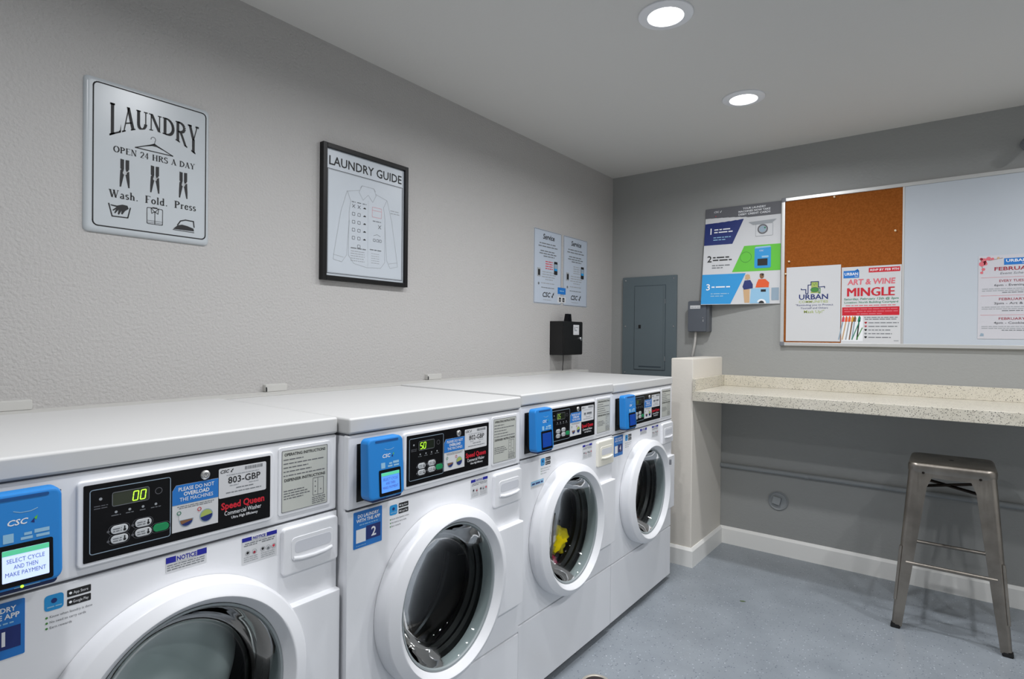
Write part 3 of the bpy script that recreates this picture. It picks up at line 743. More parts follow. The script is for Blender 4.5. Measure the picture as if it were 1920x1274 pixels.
def sheet():  # added disc behind the nearest door, standing in for its glass's soapy haze
    b = bmesh.new(); n, k = 48, 14; c = b.verts.new((0, .078, 0)); rings = []
    for j in range(1, k+1):
        r = .16*j/k; ring = []
        for a in range(n):
            t = 2*PI*a/n; x, z = r*math.cos(t), r*math.sin(t)
            y = .079+.02*(j/k)**3*0+.012*noise.noise(Vector((x*14, z*14, 3)))*(j/k)+.05*max(0, (r-.11)/.05)**2
            ring.append(b.verts.new((x, y, z)))
        rings.append(ring)
    for a in range(n): b.faces.new((c, rings[0][a], rings[0][(a+1) % n]))
    for A, B in zip(rings, rings[1:]):
        for a in range(n): b.faces.new((A[a], B[a], B[(a+1) % n], A[(a+1) % n]))
    bk = [b.verts.new((.16*math.cos(2*PI*a/n), .2, .16*math.sin(2*PI*a/n))) for a in range(n)]
    for a in range(n): b.faces.new((rings[-1][a], bk[a], bk[(a+1) % n], rings[-1][(a+1) % n]))
    b.faces.new(bk)
    bmesh.ops.recalc_face_normals(b, faces=b.faces[:])
    for f in b.faces: f.smooth = True
    me = bpy.data.meshes.new('soapy_haze'); b.to_mesh(me); b.free(); me.materials.append(haze_grey)
    o = link('soapy_haze', me); o.location = wpt(1, DOORX[1], 0, DCZ); o.rotation_euler = (0, 0, PI/2+POSE[1][3])
    tag(o, 'grey-white disc standing in for soapy haze on the nearest washer door glass', 'laundry', 'laundry inside the washers')
sheet()

# ---- valve boxes peeking over the ledge
for k, (y0, y1, lab) in enumerate(((.30, .392, 'small white valve box on the ledge behind the nearest washer'), (.993, 1.071, 'small white valve box on the ledge behind the second washer'), (1.726, 1.812, 'small white valve box on the ledge behind the third washer'))):
    t = tag(empty('valve_box', (0, y0, 1.008), PI/2), lab, 'box', 'valve boxes on the ledge')
    wd = y1-y0
    one('box_body', t, ledge_paint, lambda b: b.rrect(0, wd, 0, .025, .004, -.018, 0, None, .003))
    one('hose', t, rubber, lambda b: b.tube([(.002, -.0205, .002), (.002, -.0205, .012), (.002, -.019, .016)], .002, n=8))

# ================================================================== THINGS ON THE LEFT WALL  (local x = along wall, -y = into the room)
# --- tin sign
def tin_sign():
    Y0, Z0, wd, h = .495, 1.466, .318, .411
    t = tag(empty('laundry_sign', (0, Y0, Z0), PI/2), 'white tin sign with black LAUNDRY lettering and clothes-pegs, left on the wall', 'sign')
    def body(b):
        # slightly domed tin plate with a rolled edge
        o = rr(0, wd, 0, h, .012); q = rr(.012, wd-.012, .012, h-.012, .008)
        bm_ = bmesh.new(); A = [bm_.verts.new((p[0], 0, p[1])) for p in o]; B = [bm_.verts.new((p[0]+0, -.006, p[1])) for p in rr(.002, wd-.002, .002, h-.002, .012)]; C = [bm_.verts.new((p[0], -.010, p[1])) for p in q]
        n = len(o)
        for P, Q in ((A, B), (B, C)):
            for i in range(n): bm_.faces.new((P[i], Q[i], Q[(i+1) % n], P[(i+1) % n]))
        bm_.faces.new(C); bm_.faces.new(A[::-1]); b.join(bm_)
    pl = one('sign_plate', t, sign_white, body, 50)
    pr = Print(-.010); K = 'ink_black'
    pr.frame(.020, wd-.012, .018, h-.014, .012, .0034, K, 0)
    cx = .166
    def fz(u, v):
        top_ = .352 + .008*math.sin(PI*u)*0; bot = .262 + .044*math.sin(PI*u)
        if v < 0: v = 0
        return bot+(top_-bot)*v
    serif_print(pr, 'LAUNDRY', .056, .286, fz, K, 1)
    # hanger
    pr.line([(.118, .247), (.166, .268), (.214, .247), (.118, .247)], .0026, K, 1)
    pr.poly([(.14, .2555), (.166, .2705), (.192, .2555), (.172, .262), (.16, .262)], K, 1)
    pr.line([(.166, .268), (.167, .276)] + arc(.163, .281, .006, .0065, -40, 190, 10), .0014, 'ink_dgrey', 1)
    serif_print(pr, 'OPEN 24 HRS A DAY', .066, .275, lambda u, v: .222+.0165*v, K, 1)
    for px in (.093, .1675, .243):
        for sgn in (-1, 1):
            pr.poly([(px+sgn*.0018, .206), (px+sgn*.0105, .207), (px+sgn*.0105, .181), (px+sgn*.008, .179), (px+sgn*.0105, .176), (px+sgn*.0118, .150), (px+sgn*.0118, .131), (px+sgn*.0085, .131), (px+sgn*.0018, .165), (px+sgn*.004, .172), (px+sgn*.0018, .181)], K, 1)
        pr.ring(px, .170, .0042, .0014, pap, 2, 12); pr.line([(px+.004, .173), (px+.012, .178)], .0014, pap, 2)
    serif_print(pr, 'Wash.', .056, .126, lambda u, v: .099+.0205*v, K, 1)
    serif_print(pr, 'Fold.', .143, .201, lambda u, v: .099+.0205*v, K, 1)
    serif_print(pr, 'Press', .219, .279, lambda u, v: .099+.0205*v, K, 1)
    # wash tub with hand
    pr.line([(.056, .081), (.064, .048), (.101, .049), (.107, .077)], .003, K, 1)
    pr.poly([(.06, .079), (.075, .078), (.088, .083), (.1, .082), (.103, .074), (.094, .066), (.088, .056), (.085, .057), (.086, .066), (.08, .054), (.077, .056), (.079, .067), (.071, .056), (.069, .058), (.073, .068), (.066, .062), (.065, .065), (.074, .074), (.061, .076)], K, 1)
    # folded shirt
    pr.frame(.148, .188, .042, .087, .003, .0016, K, 1); pr.line([(.168, .042), (.168, .078)], .0018, K, 1)
    pr.line([(.158, .088), (.168, .076), (.178, .088), (.176, .072), (.168, .078), (.160, .072), (.158, .088)], .0016, K, 1); pr.line([(.162, .089), (.174, .089)], .002, K, 1)
    pr.line([(.148, .051), (.188, .051)], .0012, 'ink_dgrey', 1); pr.line([(.148, .046), (.188, .046)], .0012, 'ink_dgrey', 1)
    # iron
    pr.poly([(.216, .037), (.228, .049), (.24, .053), (.255, .051), (.272, .046), (.274, .038)], K, 1); pr.line([(.216, .035), (.274, .034)], .0018, K, 1)
    pr.line([(.228, .05), (.236, .063), (.25, .068), (.272, .067), (.274, .05)], .0032, K, 1)
    pr.done(pl)
tin_sign()

# --- framed laundry guide
def guide():
    Y0, Z0, wd, h = 1.200, 1.398, .402, .494
    t = tag(empty('framed_poster', (0, Y0, Z0), PI/2), 'black-framed LAUNDRY GUIDE poster with a shirt outline', 'picture')
    def fr(b):
        for x0, x1, z0, z1 in ((0, .017, 0, h), (wd-.017, wd, 0, h), (.017, wd-.017, 0, .017), (.017, wd-.017, h-.017, h)): b.box(x0, x1, -.024, 0, z0, z1, bevel=.0015)
    one('frame', t, frame_black, fr)
    sh = one('poster_sheet', t, mat('poster_paper', srgb(192, 199, 206), .3), lambda b: b.box(.015, wd-.015, -.014, -.002, .015, h-.015))
    pr = Print(-.014); K = 'ink_black'
    pr.txt('LAUNDRY GUIDE', wd/2, .420, .032, K, 1, bold=.012, wid=.342)
    pr.frame(.024, wd-.024, .026, .405, .001, .0018, K, 1); pr.frame(.027, wd-.027, .029, .402, .001, .0006, 'ink_grey', 1)
    G = 'ink_light'; wl = .0013
    # shirt outline (collar, shoulders, sleeves, body)
    pr.line([(.169, .362), (.176, .372), (.232, .372), (.24, .362)], wl, G, 1)
    pr.line([(.176, .372), (.162, .345), (.181, .318), (.205, .342), (.227, .318), (.243, .347), (.232, .372)], wl, G, 1)
    pr.line([(.164, .352), (.108, .338), (.082, .26), (.052, .098), (.05, .078), (.087, .072), (.108, .1), (.118, .23), (.118, .262), (.125, .31)], wl, G, 1)
    pr.line([(.241, .352), (.298, .338), (.322, .26), (.352, .098), (.354, .08), (.316, .07), (.298, .1), (.288, .235), (.288, .262), (.28, .31)], wl, G, 1)
    pr.line([(.05, .096), (.094, .09)], wl, G, 1); pr.line([(.352, .096), (.31, .088)], wl, G, 1)
    pr.line([(.11, .338), (.122, .31)], wl, G, 1); pr.line([(.296, .338), (.282, .31)], wl, G, 1)
    pr.line([(.118, .23), (.116, .1), (.14, .072), (.2, .062), (.268, .066), (.288, .09), (.288, .235)], wl, G, 1)
    pr.line([(.205, .32), (.205, .066)], .0006, G, 1)
    pr.frame(.225, .27, .262, .30, .002, .0009, 'ink_pink', 1); pr.line([(.225, .288), (.27, .288)], .0009, 'ink_pink', 1)
    for c, xx in enumerate((.138, .163, .188)):
        for r_ in range(6 if c == 1 else 5):
            z = .288-r_*.03
            if r_ == 0 and c < 2: pr.line([(xx-.006, z-.006), (xx+.006, z+.006)], .0016, K, 1); pr.line([(xx-.006, z+.006), (xx+.006, z-.006)], .0016, K, 1)
            elif c == 2: pr.poly([(xx-.007, z-.003), (xx+.007, z-.003), (xx+.006, z+.001), (xx, z+.003)], K, 1)
            else: pr.frame(xx-.006, xx+.006, z-.005, z+.006, .002, .0014, 'ink_dgrey', 1)
        pr.greek(xx-.009, xx+.009, .302, .005, 'ink_grey', 1, c)
    pr.greek(.228, .268, .245, .005, 'ink_grey', 1, 4); pr.line([(.255, .22), (.268, .234)], .0016, K, 1); pr.line([(.255, .234), (.268, .22)], .0016, K, 1)
    pr.line([(.232, .19), (.25, .196), (.266, .19)], .0012, 'ink_grey', 1)
    for xx in (.236, .252, .266): pr.frame(xx-.005, xx+.005, .168, .177, .002, .0014, 'ink_dgrey', 1)
    pr.greek(.126, .196, .128, .006, 'ink_grey', 1, 5); pr.greek(.215, .275, .132, .006, 'ink_grey', 1, 6)
    for k in range(5): pr.greek(.126, .19, .117-k*.009, .004, G, 1, 7+k); pr.greek(.222, .262, .118-k*.009, .003, G, 1, 17+k)
    pr.greek(.315, .362, .3, .005, G, 1, 8); pr.greek(.315, .362, .29, .005, G, 1, 9)
    pr.done(sh)
guide()

# --- two service notices and the app sticker across them
def service(y0, lab, pink):
    wd, h = .272, .41
    o = one('service_notice', None, pap_blue, lambda b: b.box(0, wd, -.0015, 0, 0, h))
    o.location = (0, y0, 1.385); o.rotation_euler = (0, 0, PI/2); tag(o, lab, 'notice', 'service notices on the left wall')
    pr = Print(-.0015); K = 'ink_black'
    pr.frame(.003, wd-.003, .003, h-.003, .001, .0022, 'ink_dgrey', 0)
    pr.txt('Service', wd*.52, .36, .028, K, 1, bold=.02, shear=.15, wid=.115)
    for a, b_, z in ((.05, .21, .332), (.04, .23, .316), (.06, .2, .29), (.05, .22, .276), (.09, .2, .262)): pr.greek(a, b_, z, .009, 'ink_grey', 1, int(z*999))
    c = 'ink_rose' if pink else 'ink_light'
    for k in range(4): pr.greek(.11, .185, .234-k*.013, .008, c, 1, k)
    pr.rrect(.197, .232, .17, .244, .004, K, 1); pr.rect(.2, .229, .192, .23, 'ink_steel', 2); pr.rect(.2, .229, .192, .205, 'ink_sky', 3)
    pr.rect(.03, .062, .148, .196, 'ink_light', 1); pr.rect(.038, .058, .155, .188, K, 2)
    for k, (a, b_) in enumerate(((.08, .2), (.08, .215), (.075, .21), (.11, .185))): pr.greek(a, b_, .175-k*.014, .008, 'ink_light', 1, k+30)
    pr.disc(.045, .11, .008, 'ink_grey', 1, 8); pr.greek(.07, .2, .112, .008, 'ink_light', 1, 8); pr.greek(.07, .2, .088, .006, 'ink_grey', 1, 9)
    csc_logo(pr, .085, .038, .026, K, False, 1); pr.greek(.09, .17, .02, .006, 'ink_light', 1, 2)
    pr.done(o)
service(2.528, 'left of two white service notices above the black key box', True)
service(2.824, 'right of two white service notices, nearer the grey wall', False)
o = one('app_decal', None, MT('ink_blue'), lambda b: b.box(0, .085, -.0022, -.0016, 0, .038)); o.location = (0, 2.765, 1.448); o.rotation_euler = (0, 0, PI/2)
tag(o, 'small blue sticker bridging the two service notices', 'sticker')
pr = Print(-.0022); pr.greek(.02, .065, .016, .008, 'ink_lightblue', 0, 1)
pr.done(o)
o = one('store_decal', None, pap, lambda b: b.box(0, .085, -.0022, -.0016, 0, .036)); o.location = (0, 2.765, 1.398); o.rotation_euler = (0, 0, PI/2)
tag(o, 'small white sticker with two black badges below the blue sticker', 'sticker')
pr = Print(-.0022); pr.rrect(.014, .034, .006, .03, .002, 'ink_black', 0); pr.rrect(.05, .072, .006, .03, .002, 'ink_black', 0); pr.txt('A', .024, .012, .01, 'ink_white', 1); pr.txt('G', .061, .012, .01, 'ink_white', 1); pr.done(o)

# --- black key box
def keybox():
    t = tag(empty('key_box', (0, 2.69, 1.098), PI/2), 'small black metal lock box with white label and silver lock', 'lock box')
    one('box_body', t, black_m, lambda b: b.box(0, .212, -.086, 0, 0, .191, bevel=.002))
    dr = one('box_door', t, mat('box_door_black', srgb(10, 10, 11), .4), lambda b: b.box(.003, .209, -.0905, -.085, .003, .188, bevel=.0015))
    lb = one('white_label', dr, pap, lambda b: b.box(.106, .168, -.0913, -.0903, .115, .172))
    one('lock', dr, chrome, lambda b: b.lathe([(0, -.1), (.009, -.1), (.011, -.098), (.011, -.09)], .182, .092, 20))
    an = one('antenna', t, black_gl, lambda b: b.prism([(.075, .19), (.125, .19), (.117, .235), (.088, .235)], -.07, -.045, None, .004))
    one('cable', t, black_m, lambda b: b.tube([(.066, -.05, .002), (.066, -.05, -.006), (.0665, -.05, -.03), (.0655, -.048, -.06), (.0655, -.047, -.0895)], .0022, n=8))
    pr = Print(-.0913); pr.frame(.114, .16, .122, .166, .002, .0014, 'ink_light', 0); pr.greek(.118, .156, .136, .014, 'ink_light', 1, 1); pr.rect(.118, .124, .145, .16, 'ink_grey', 1); pr.greek(.13, .156, .155, .006, 'ink_grey', 1, 2); pr.done(dr, 'label_print')
keybox()

# ================================================================== FAR WALL  (local x to the right, -y into the room)
def breaker_panel():
    t = tag(empty('electrical_panel', (.088, D, .96)), 'tall grey electrical breaker panel on the end wall by the corner', 'panel')
    wd, h = .366, .632
    one('panel_cover', t, panel_grey, lambda b: b.box(0, wd, -.016, 0, 0, h, bevel=.003))
    one('door_gap', t, panel_dark, lambda b: b.box(.084, .296, -.0165, -.01, .034, .574))
    d_ = one('panel_door', t, panel_grey, lambda b: b.rrect(.087, .293, .037, .571, .003, -.021, -.012, None, .003))
    one('door_edge_fold', d_, panel_grey, lambda b: b.box(.284, .288, -.0235, -.02, .045, .563, bevel=.001))
    one('latch', d_, panel_dark, lambda b: (b.rrect(.1, .152, .297, .327, .002, -.0225, -.02, panel_grey, .001), b.rrect(.117, .133, .3, .323, .002, -.024, -.021, black_m)))
    for z in (.455, .095): one('hinge', d_, chrome, lambda b: b.tube([(.2945, -.0205, z), (.2945, -.0205, z+.03)], .0025, n=8))
    one('finger_slot', d_, panel_dark, lambda b: b.box(.12, .27, -.0218, -.02, .052, .06))
    for x, z in ((.02, .612), (wd-.018, .612), (.02, .314), (wd-.018, .314), (.02, .014)):
        one('screw', t, chrome, lambda b: b.lathe([(0, -.0195), (.004, -.019), (.0058, -.0165), (.0058, -.0155)], x, z, 14))
breaker_panel()
def timer():
    t = tag(empty('timer_box', (.545, D, 1.238)), 'small grey timer box on the end wall with a white label', 'box')
    one('box_body', t, timer_grey, lambda b: b.rrect(0, .122, 0, .186, .008, -.05, 0, None, .002))
    dr = one('box_lid', t, mat('timer_lid', srgb(88, 93, 101), .45), lambda b: b.rrect(-.002, .107, .002, .184, .007, -.062, -.05, None, .004))
    one('label_strip', dr, pap, lambda b: b.box(.012, .074, -.0628, -.0615, .139, .158))
    pr = Print(-.0628); pr.greek(.015, .071, .145, .007, 'ink_light', 0, 3); pr.done(dr, 'label_print')
    one('latch', dr, black_m, lambda b: (b.box(.088, .095, -.0645, -.061, .06, .075, bevel=.001), b.lathe([(0, -.065), (.003, -.0645), (.0035, -.061)], .09, .084, 10, chrome)))
    one('conduit', t, cable_m, lambda b: b.tube([(.034, -.03, .004), (.034, -.03, -.03), (.03, -.03, -.07), (.022, -.028, -.11), (.014, -.024, -.144), (.013, -.024, -.1449)], .0075, n=12))
timer()

# --- instruction poster, curling at its free lower-left corner
def credit_poster():
    wd, h = .416, .572
    x0, z0 = .628, 1.398
    def bulge(c):
        u, v = c.x/wd, c.z/h
        return (c.x, c.y-.004-.066*max(0, 1-u)**1.2*max(0, 1-v*1.15)**.9-.010*(1-u), c.z)
    b = MB(); n = 12
    bm_ = bmesh.new(); F = [[bm_.verts.new(bulge(Vector((wd*i/n, -.001, h*j/n)))) for i in range(n+1)] for j in range(n+1)]
    Bk = [[bm_.verts.new(bulge(Vector((wd*i/n, 0, h*j/n)))) for i in range(n+1)] for j in range(n+1)]
    for j in range(n):
        for i in range(n):
            bm_.faces.new((F[j][i], F[j][i+1], F[j+1][i+1], F[j+1][i])); bm_.faces.new((Bk[j][i], Bk[j+1][i], Bk[j+1][i+1], Bk[j][i+1]))
    for i in range(n):
        bm_.faces.new((F[0][i], Bk[0][i], Bk[0][i+1], F[0][i+1])); bm_.faces.new((F[n][i], F[n][i+1], Bk[n][i+1], Bk[n][i]))
        bm_.faces.new((F[i][0], F[i+1][0], Bk[i+1][0], Bk[i][0])); bm_.faces.new((F[i][n], Bk[i][n], Bk[i+1][n], F[i+1][n]))
    b.join(bm_, pap)
    o = b.done('payment_poster', None, None, 60); o.location = (x0, D, z0)
    tag(o, 'tall three-step payment poster in navy, green and blue beside the cork board', 'poster')
    pr = Print(-.0014, bulge)
    def grid(x0_, x1_, z0_, z1_, m, l, xl=None):
        """strip polygons so the print follows the curl; xl(z) slants one edge"""
        k = 8; q = 6
        for j in range(k):
            za, zb = z0_+(z1_-z0_)*j/k, z0_+(z1_-z0_)*(j+1)/k
            A = (x0_(za) if callable(x0_) else x0_, x1_(za) if callable(x1_) else x1_); B = (x0_(zb) if callable(x0_) else x0_, x1_(zb) if callable(x1_) else x1_)
            for i in range(q):
                pr.poly([(A[0]+(A[1]-A[0])*i/q, za), (A[0]+(A[1]-A[0])*(i+1)/q, za), (B[0]+(B[1]-B[0])*(i+1)/q, zb), (B[0]+(B[1]-B[0])*i/q, zb)], m, l)
    grid(0, wd, .5, h, 'ink_dgrey', 0)
    grid(0, lambda z: .16+(z-.353)*.42, .353, .496, 'ink_navy', 0)
    grid(lambda z: .163+(z-.187)*.42, wd, .187, .335, 'ink_green', 0)
    grid(0, lambda z: .16+(z-.003)*.44, .003, .178, 'ink_sky', 0)
    csc_logo(pr, .05, .545, .010, 'ink_white', False, 4); pr.disc(.06, .525, .003, 'ink_rose', 4, 6)
    for k, (t_, wq) in enumerate((('YOUR LAUNDRY', .125), ('MACHINES NOW TAKE', .172), ('DEBIT CREDIT CARDS', .172))): pr.txt(t_, .275, .5475-k*.0165, .0105, 'ink_white', 4, bold=.02, wid=wq)
    for k, (n_, z, c, cg) in enumerate((('1', .418, 'ink_white', 'ink_lightblue'), ('2', .252, 'ink_black', 'ink_grey'), ('3', .085, 'ink_white', 'ink_lightblue'))):
        pr.txt(n_, .036, z, .036, c, 4, bold=.015)
        if n_ == '3': pr.greek(.055, .165, z+.014, .012, c, 4, k)
        else: pr.greek(.055, .145, z+.022, .011, c, 4, k); pr.greek(.055, .16, z+.006, .011, c, 4, k+5)
        pr.greek(.052, .15, z-.024, .008, cg, 4, k+7); pr.greek(.052, .12, z-.038, .008, cg, 4, k+9)
    # step 1: washer picture
    pr.poly([(.245, .47), (.395, .475), (.37, .455), (.27, .452)], 'ink_light', 3); pr.frame(.285, .375, .385, .455, .004, .002, 'ink_light', 3)
    pr.ring(.322, .424, .024, .007, 'ink_dgrey', 4, 20); pr.disc(.322, .424, .018, 'ink_steel', 4, 16); pr.disc(.334, .431, .005, 'ink_teal', 5, 8)
    # step 2: reader picture
    pr.ring(.235, .27, .03, .002, 'ink_leaf', 3, 16)
    pr.rrect(.282, .367, .203, .325, .008, 'ink_sky', 4); pr.poly([(.282, .315), (.367, .319), (.362, .327), (.287, .325)], 'ink_lightblue', 5)
    pr.rect(.298, .35, .217, .256, 'ink_black', 5); pr.txt('CSC', .318, .298, .008, 'ink_white', 5, wid=.022); pr.rect(.32, .355, .262, .272, 'ink_lightblue', 5)
    # step 3: two people at a washer
    pr.disc(.247, .155, .012, 'ink_tan', 4, 12, rz=.016); pr.poly([(.236, .168), (.258, .168), (.262, .14), (.257, .15), (.24, .15), (.234, .135)], 'ink_amber', 3)
    pr.poly([(.232, .135), (.262, .138), (.276, .112), (.276, .09), (.23, .083), (.222, .1)], 'ink_navy', 4)
    pr.disc(.322, .158, .0115, 'ink_brown', 4, 12, rz=.015); pr.disc(.322, .166, .0115, 'ink_black', 4, 12, rz=.007)
    pr.poly([(.305, .14), (.34, .14), (.36, .12), (.358, .094), (.29, .094), (.296, .118)], 'ink_orange', 4)
    pr.poly([(.226, .084), (.26, .084), (.26, .008), (.234, .008)], 'ink_tan', 3)
    pr.poly([(.268, .088), (.36, .09), (.364, .004), (.262, .004)], 'ink_lightblue', 3); pr.rect(.318, .344, .068, .082, 'ink_black', 4)
    pr.disc(.322, .004, .024, 'ink_white', 4, 14, a0=0, a1=180); pr.disc(.322, .004, .014, 'ink_black', 5, 12, a0=0, a1=180); pr.rect(.372, .41, .02, .09, 'ink_steel', 3)
    pr.done(o)
credit_poster()

# --- cork and whiteboard combination board
BX0, BX1, BZ0, BZ1, CKX = 1.050, 2.86, 1.165, 1.977, 1.607
def board():
    t = tag(empty('notice_board', (BX0, D, BZ0)), 'large aluminium-framed board, cork on the left and white enamel on the right', 'board')
    wd, h, c = BX1-BX0, BZ1-BZ0, CKX-BX0
    one('backing', t, grey_pl, lambda b: b.box(.004, wd-.004, -.008, 0, .004, h-.004))
    one('cork_panel', t, cork_m, lambda b: b.box(.012, c, -.0125, -.007, .012, h-.012))
    one('whiteboard_panel', t, wb_m, lambda b: b.box(c+.003, wd-.012, -.0135, -.007, .012, h-.012, bevel=.001))
    def fr(b):
        b.box(0, .018, -.02, 0, .012, h-.012, bevel=.002); b.box(wd-.018, wd, -.02, 0, .012, h-.012, bevel=.002)
        b.box(.012, wd-.012, -.02, 0, 0, .018, bevel=.002); b.box(.012, wd-.012, -.02, 0, h-.018, h, bevel=.002)
    one('frame', t, alum, fr)
    one('divider_strip', t, alum, lambda b: b.box(c-.003, c+.006, -.016, -.006, .016, h-.016, bevel=.001))
    for x, z in ((-.002, -.002), (-.002, h-.022), (wd-.022, -.002), (wd-.022, h-.022)):
        one('corner_cap', t, grey_pl, lambda b: b.box(x, x+.024, -.0225, 0, z, z+.024, bevel=.004))
board()
YB = D-.0125
def paper(name, x0, z0, wd, h, lab, m=pap, y=YB, curl=0, tilt=0):
    o = one(name, None, m, lambda b: b.box(0, wd, -.002, 0, 0, h)); o.location = (x0, y, z0); o.rotation_euler = (0, tilt, 0)
    return tag(o, lab, 'paper', 'papers on the notice board')
o = paper('flyer', 1.078, 1.190, .262, .404, 'white flyer with URBAN COMMUNITIES dog logo, left on the cork')
pr = Print(-.002)
# pixel dog emblem with a mask, above the name
for q in ([(.075, .285), (.075, .279), (.097, .279), (.097, .258), (.108, .258), (.108, .303), (.122, .303), (.122, .32), (.158, .32), (.158, .29), (.187, .292), (.187, .284)],):
    pr.line(q, .0042, 'ink_navy', 1)
pr.line([(.158, .284), (.166, .284), (.166, .258), (.16, .258), (.16, .27)], .0038, 'ink_leaf', 1)
pr.rect(.123, .157, .283, .319, 'ink_olive', 0); pr.line([(.13, .312), (.138, .3), (.145, .312), (.15, .303)], .0016, 'ink_leaf', 1)
pr.disc(.14, .277, .02, 'ink_leaf', 2, 18, rz=.0125); pr.ring(.14, .277, .02, .0016, 'ink_navy', 3, 18, rz=.0125); pr.rect(.121, .159, .259, .268, 'ink_olive', 0)
pr.txt('URBAN', .134, .226, .0265, 'ink_navy', 1, bold=.02, wid=.14); pr.txt('COMMUNITIES', .134, .207, .0125, 'ink_olive', 1, bold=.01, wid=.14)
pr.txt('"Reminding you to Protect', .138, .191, .0095, 'ink_navy', 1, wid=.18); pr.txt('Yourself and Others', .138, .1745, .0095, 'ink_navy', 1, wid=.132)
pr.txt('Mask Up!"', .138, .152, .0155, 'ink_olive', 1, bold=.005, wid=.098)
pr.done(o)
o = paper('flyer', 1.344, 1.182, .259, .395, 'ART & WINE MINGLE event flyer in red and white on the cork', y=YB)
pr = Print(-.002)
pr.rect(.008, .078, .338, .376, 'ink_blue', 0); pr.poly([(.058, .376), (.072, .384), (.078, .372)], 'ink_blue', 0); pr.txt('URBAN', .043, .352, .014, 'ink_white', 1, bold=.02, wid=.06); pr.txt('WEST', .066, .342, .006, 'ink_white', 1, wid=.016)
pr.rect(.12, .253, .362, .386, 'ink_red', 0); pr.txt('RSVP BY FEB 9TH', .187, .369, .0105, 'ink_white', 1, bold=.02, shear=.1, wid=.122)
pr.txt('ART & WINE', .13, .303, .027, 'ink_pink', 1, bold=.03, shear=.08, wid=.208); pr.txt('MINGLE', .1265, .243, .043, 'ink_red', 1, wid=.203); pr.txt('MINGLE', .1285, .243, .043, 'ink_red', 2, wid=.203); pr.txt('MINGLE', .1305, .2435, .043, 'ink_red', 3, wid=.203)
pr.txt('Saturday, February 12th @ 2pm', .13, .224, .0105, 'ink_teal', 1, bold=.012, shear=.08, wid=.236); pr.txt('Location: North Building Courtyard', .13, .207, .0095, 'ink_teal', 1, bold=.012, wid=.232)
pr.greek(.02, .236, .193, .007, 'ink_pink', 1, 1)
pr.rect(.004, .252, .144, .187, 'ink_red', 0)
for k in range(3): pr.greek((.012, .014, .07)[k], (.244, .246, .184)[k], .175-k*.0125, .0075, 'ink_pink', 1, k)
pr.rect(.004, .098, .012, .142, 'ink_white', 0)
for k, (xa, c) in enumerate(((.008, 'ink_rose'), (.022, 'ink_orange'), (.036, 'ink_orange'), (.05, 'ink_amber'), (.06, 'ink_brown'), (.08, 'ink_teal'))):
    pr.poly([(xa-.006, .112), (xa+.006, .112), (xa+.008, .132), (xa+.002, .144), (xa-.003, .132)], c, 2)
    pr.line([(xa, .112), (xa-.018+.004*k*.5, .02)], .006, ('ink_steel', 'ink_tan', 'ink_light', 'ink_brown', 'ink_steel', 'ink_black')[k], 1)
pr.line([(.084, .118), (.05, .02)], .004, 'ink_teal', 2); pr.line([(.095, .08), (.07, .02)], .004, 'ink_leaf', 2)
pr.greek(.103, .248, .131, .006, 'ink_grey', 1, 2); pr.greek(.106, .24, .122, .006, 'ink_grey', 1, 3)
for k in range(5):
    z = .104-k*.0185; c = ('ink_red', 'ink_pink', 'ink_black', 'ink_light', 'ink_black')[k]
    pr.disc(.1075, z+.004, .0034, c, 1, 10); pr.disc(.1125, z+.004, .0034, c, 1, 10); pr.poly([(.1045, z+.003), (.1155, z+.003), (.11, z-.004)], c, 1)
    pr.greek(.122, (.25, .246, .215, .222, .218)[k], z, .0065, 'ink_grey', 1, k+12)
pr.greek(.23, .25, .014, .006, 'ink_light', 1, 4)
pr.done(o)
o = paper('calendar_sheet', 1.897, 1.211, .264, .382, 'white February event schedule taped to the whiteboard with pink blossoms', mat('calendar_paper', srgb(206, 205, 211), .6), y=D-.0137)
pr = Print(-.002)
for x, z, r_, c in ((.01, .368, .006, 'ink_wine'), (.02, .362, .01, 'ink_pink'), (.036, .368, .009, 'ink_pink'), (.05, .366, .006, 'ink_pink'), (.07, .369, .005, 'ink_tan'), (.013, .345, .012, 'ink_pink'), (.026, .345, .007, 'ink_pink'), (.018, .32, .007, 'ink_pink'), (.012, .305, .006, 'ink_pink'), (.024, .353, .006, 'ink_rose')):
    pr.disc(x, z, r_, c, 1, 7)
pr.line([(.006, .37), (.04, .36), (.085, .368)], .0018, 'ink_brown', 0); pr.line([(.008, .368), (.014, .33), (.016, .3)], .0018, 'ink_brown', 0)
pr.rect(.09, .176, .336, .366, 'ink_blue', 0); pr.txt('URBAN', .133, .349, .012, 'ink_white', 1, bold=.02, wid=.072); pr.txt('WEST', .16, .339, .006, 'ink_white', 1, wid=.018)
pr.txt('FEBRUARY', .132, .312, .0155, 'ink_wine', 1, bold=.02, wid=.15); pr.txt('Event Schedule', .132, .294, .01, 'ink_grey', 1, shear=.2, wid=.11)
for z0, t1, t2, seed in ((.277, 'EVERY TUESDAY', '6pm - Evening Yoga', 1), (.194, 'FEBRUARY 12', '2pm - Art & Wine', 2), (.105, 'FEBRUARY 22', '4pm - Cookies with', 3)):
    pr.line([(.01, z0+.004), (.254, z0+.004)], .001, 'ink_pink', 1)
    pr.txt(t1, .132, z0-.018, .011, 'ink_wine', 1, bold=.005, wid=.115); pr.txt(t2, .132, z0-.036, .0095, 'ink_dgrey', 1, bold=.012, wid=.15)
    pr.greek(.014, .25, z0-.05, .005, 'ink_light', 1, seed); pr.greek(.014, .25, z0-.0585, .005, 'ink_light', 1, seed+4); pr.greek(.085, .2, z0-.067, .005, 'ink_grey', 1, seed+8)
pr.poly([(.008, .012), (.022, .012), (.022, .024), (.012, .026)], 'ink_steel', 1)
pr.done(o)
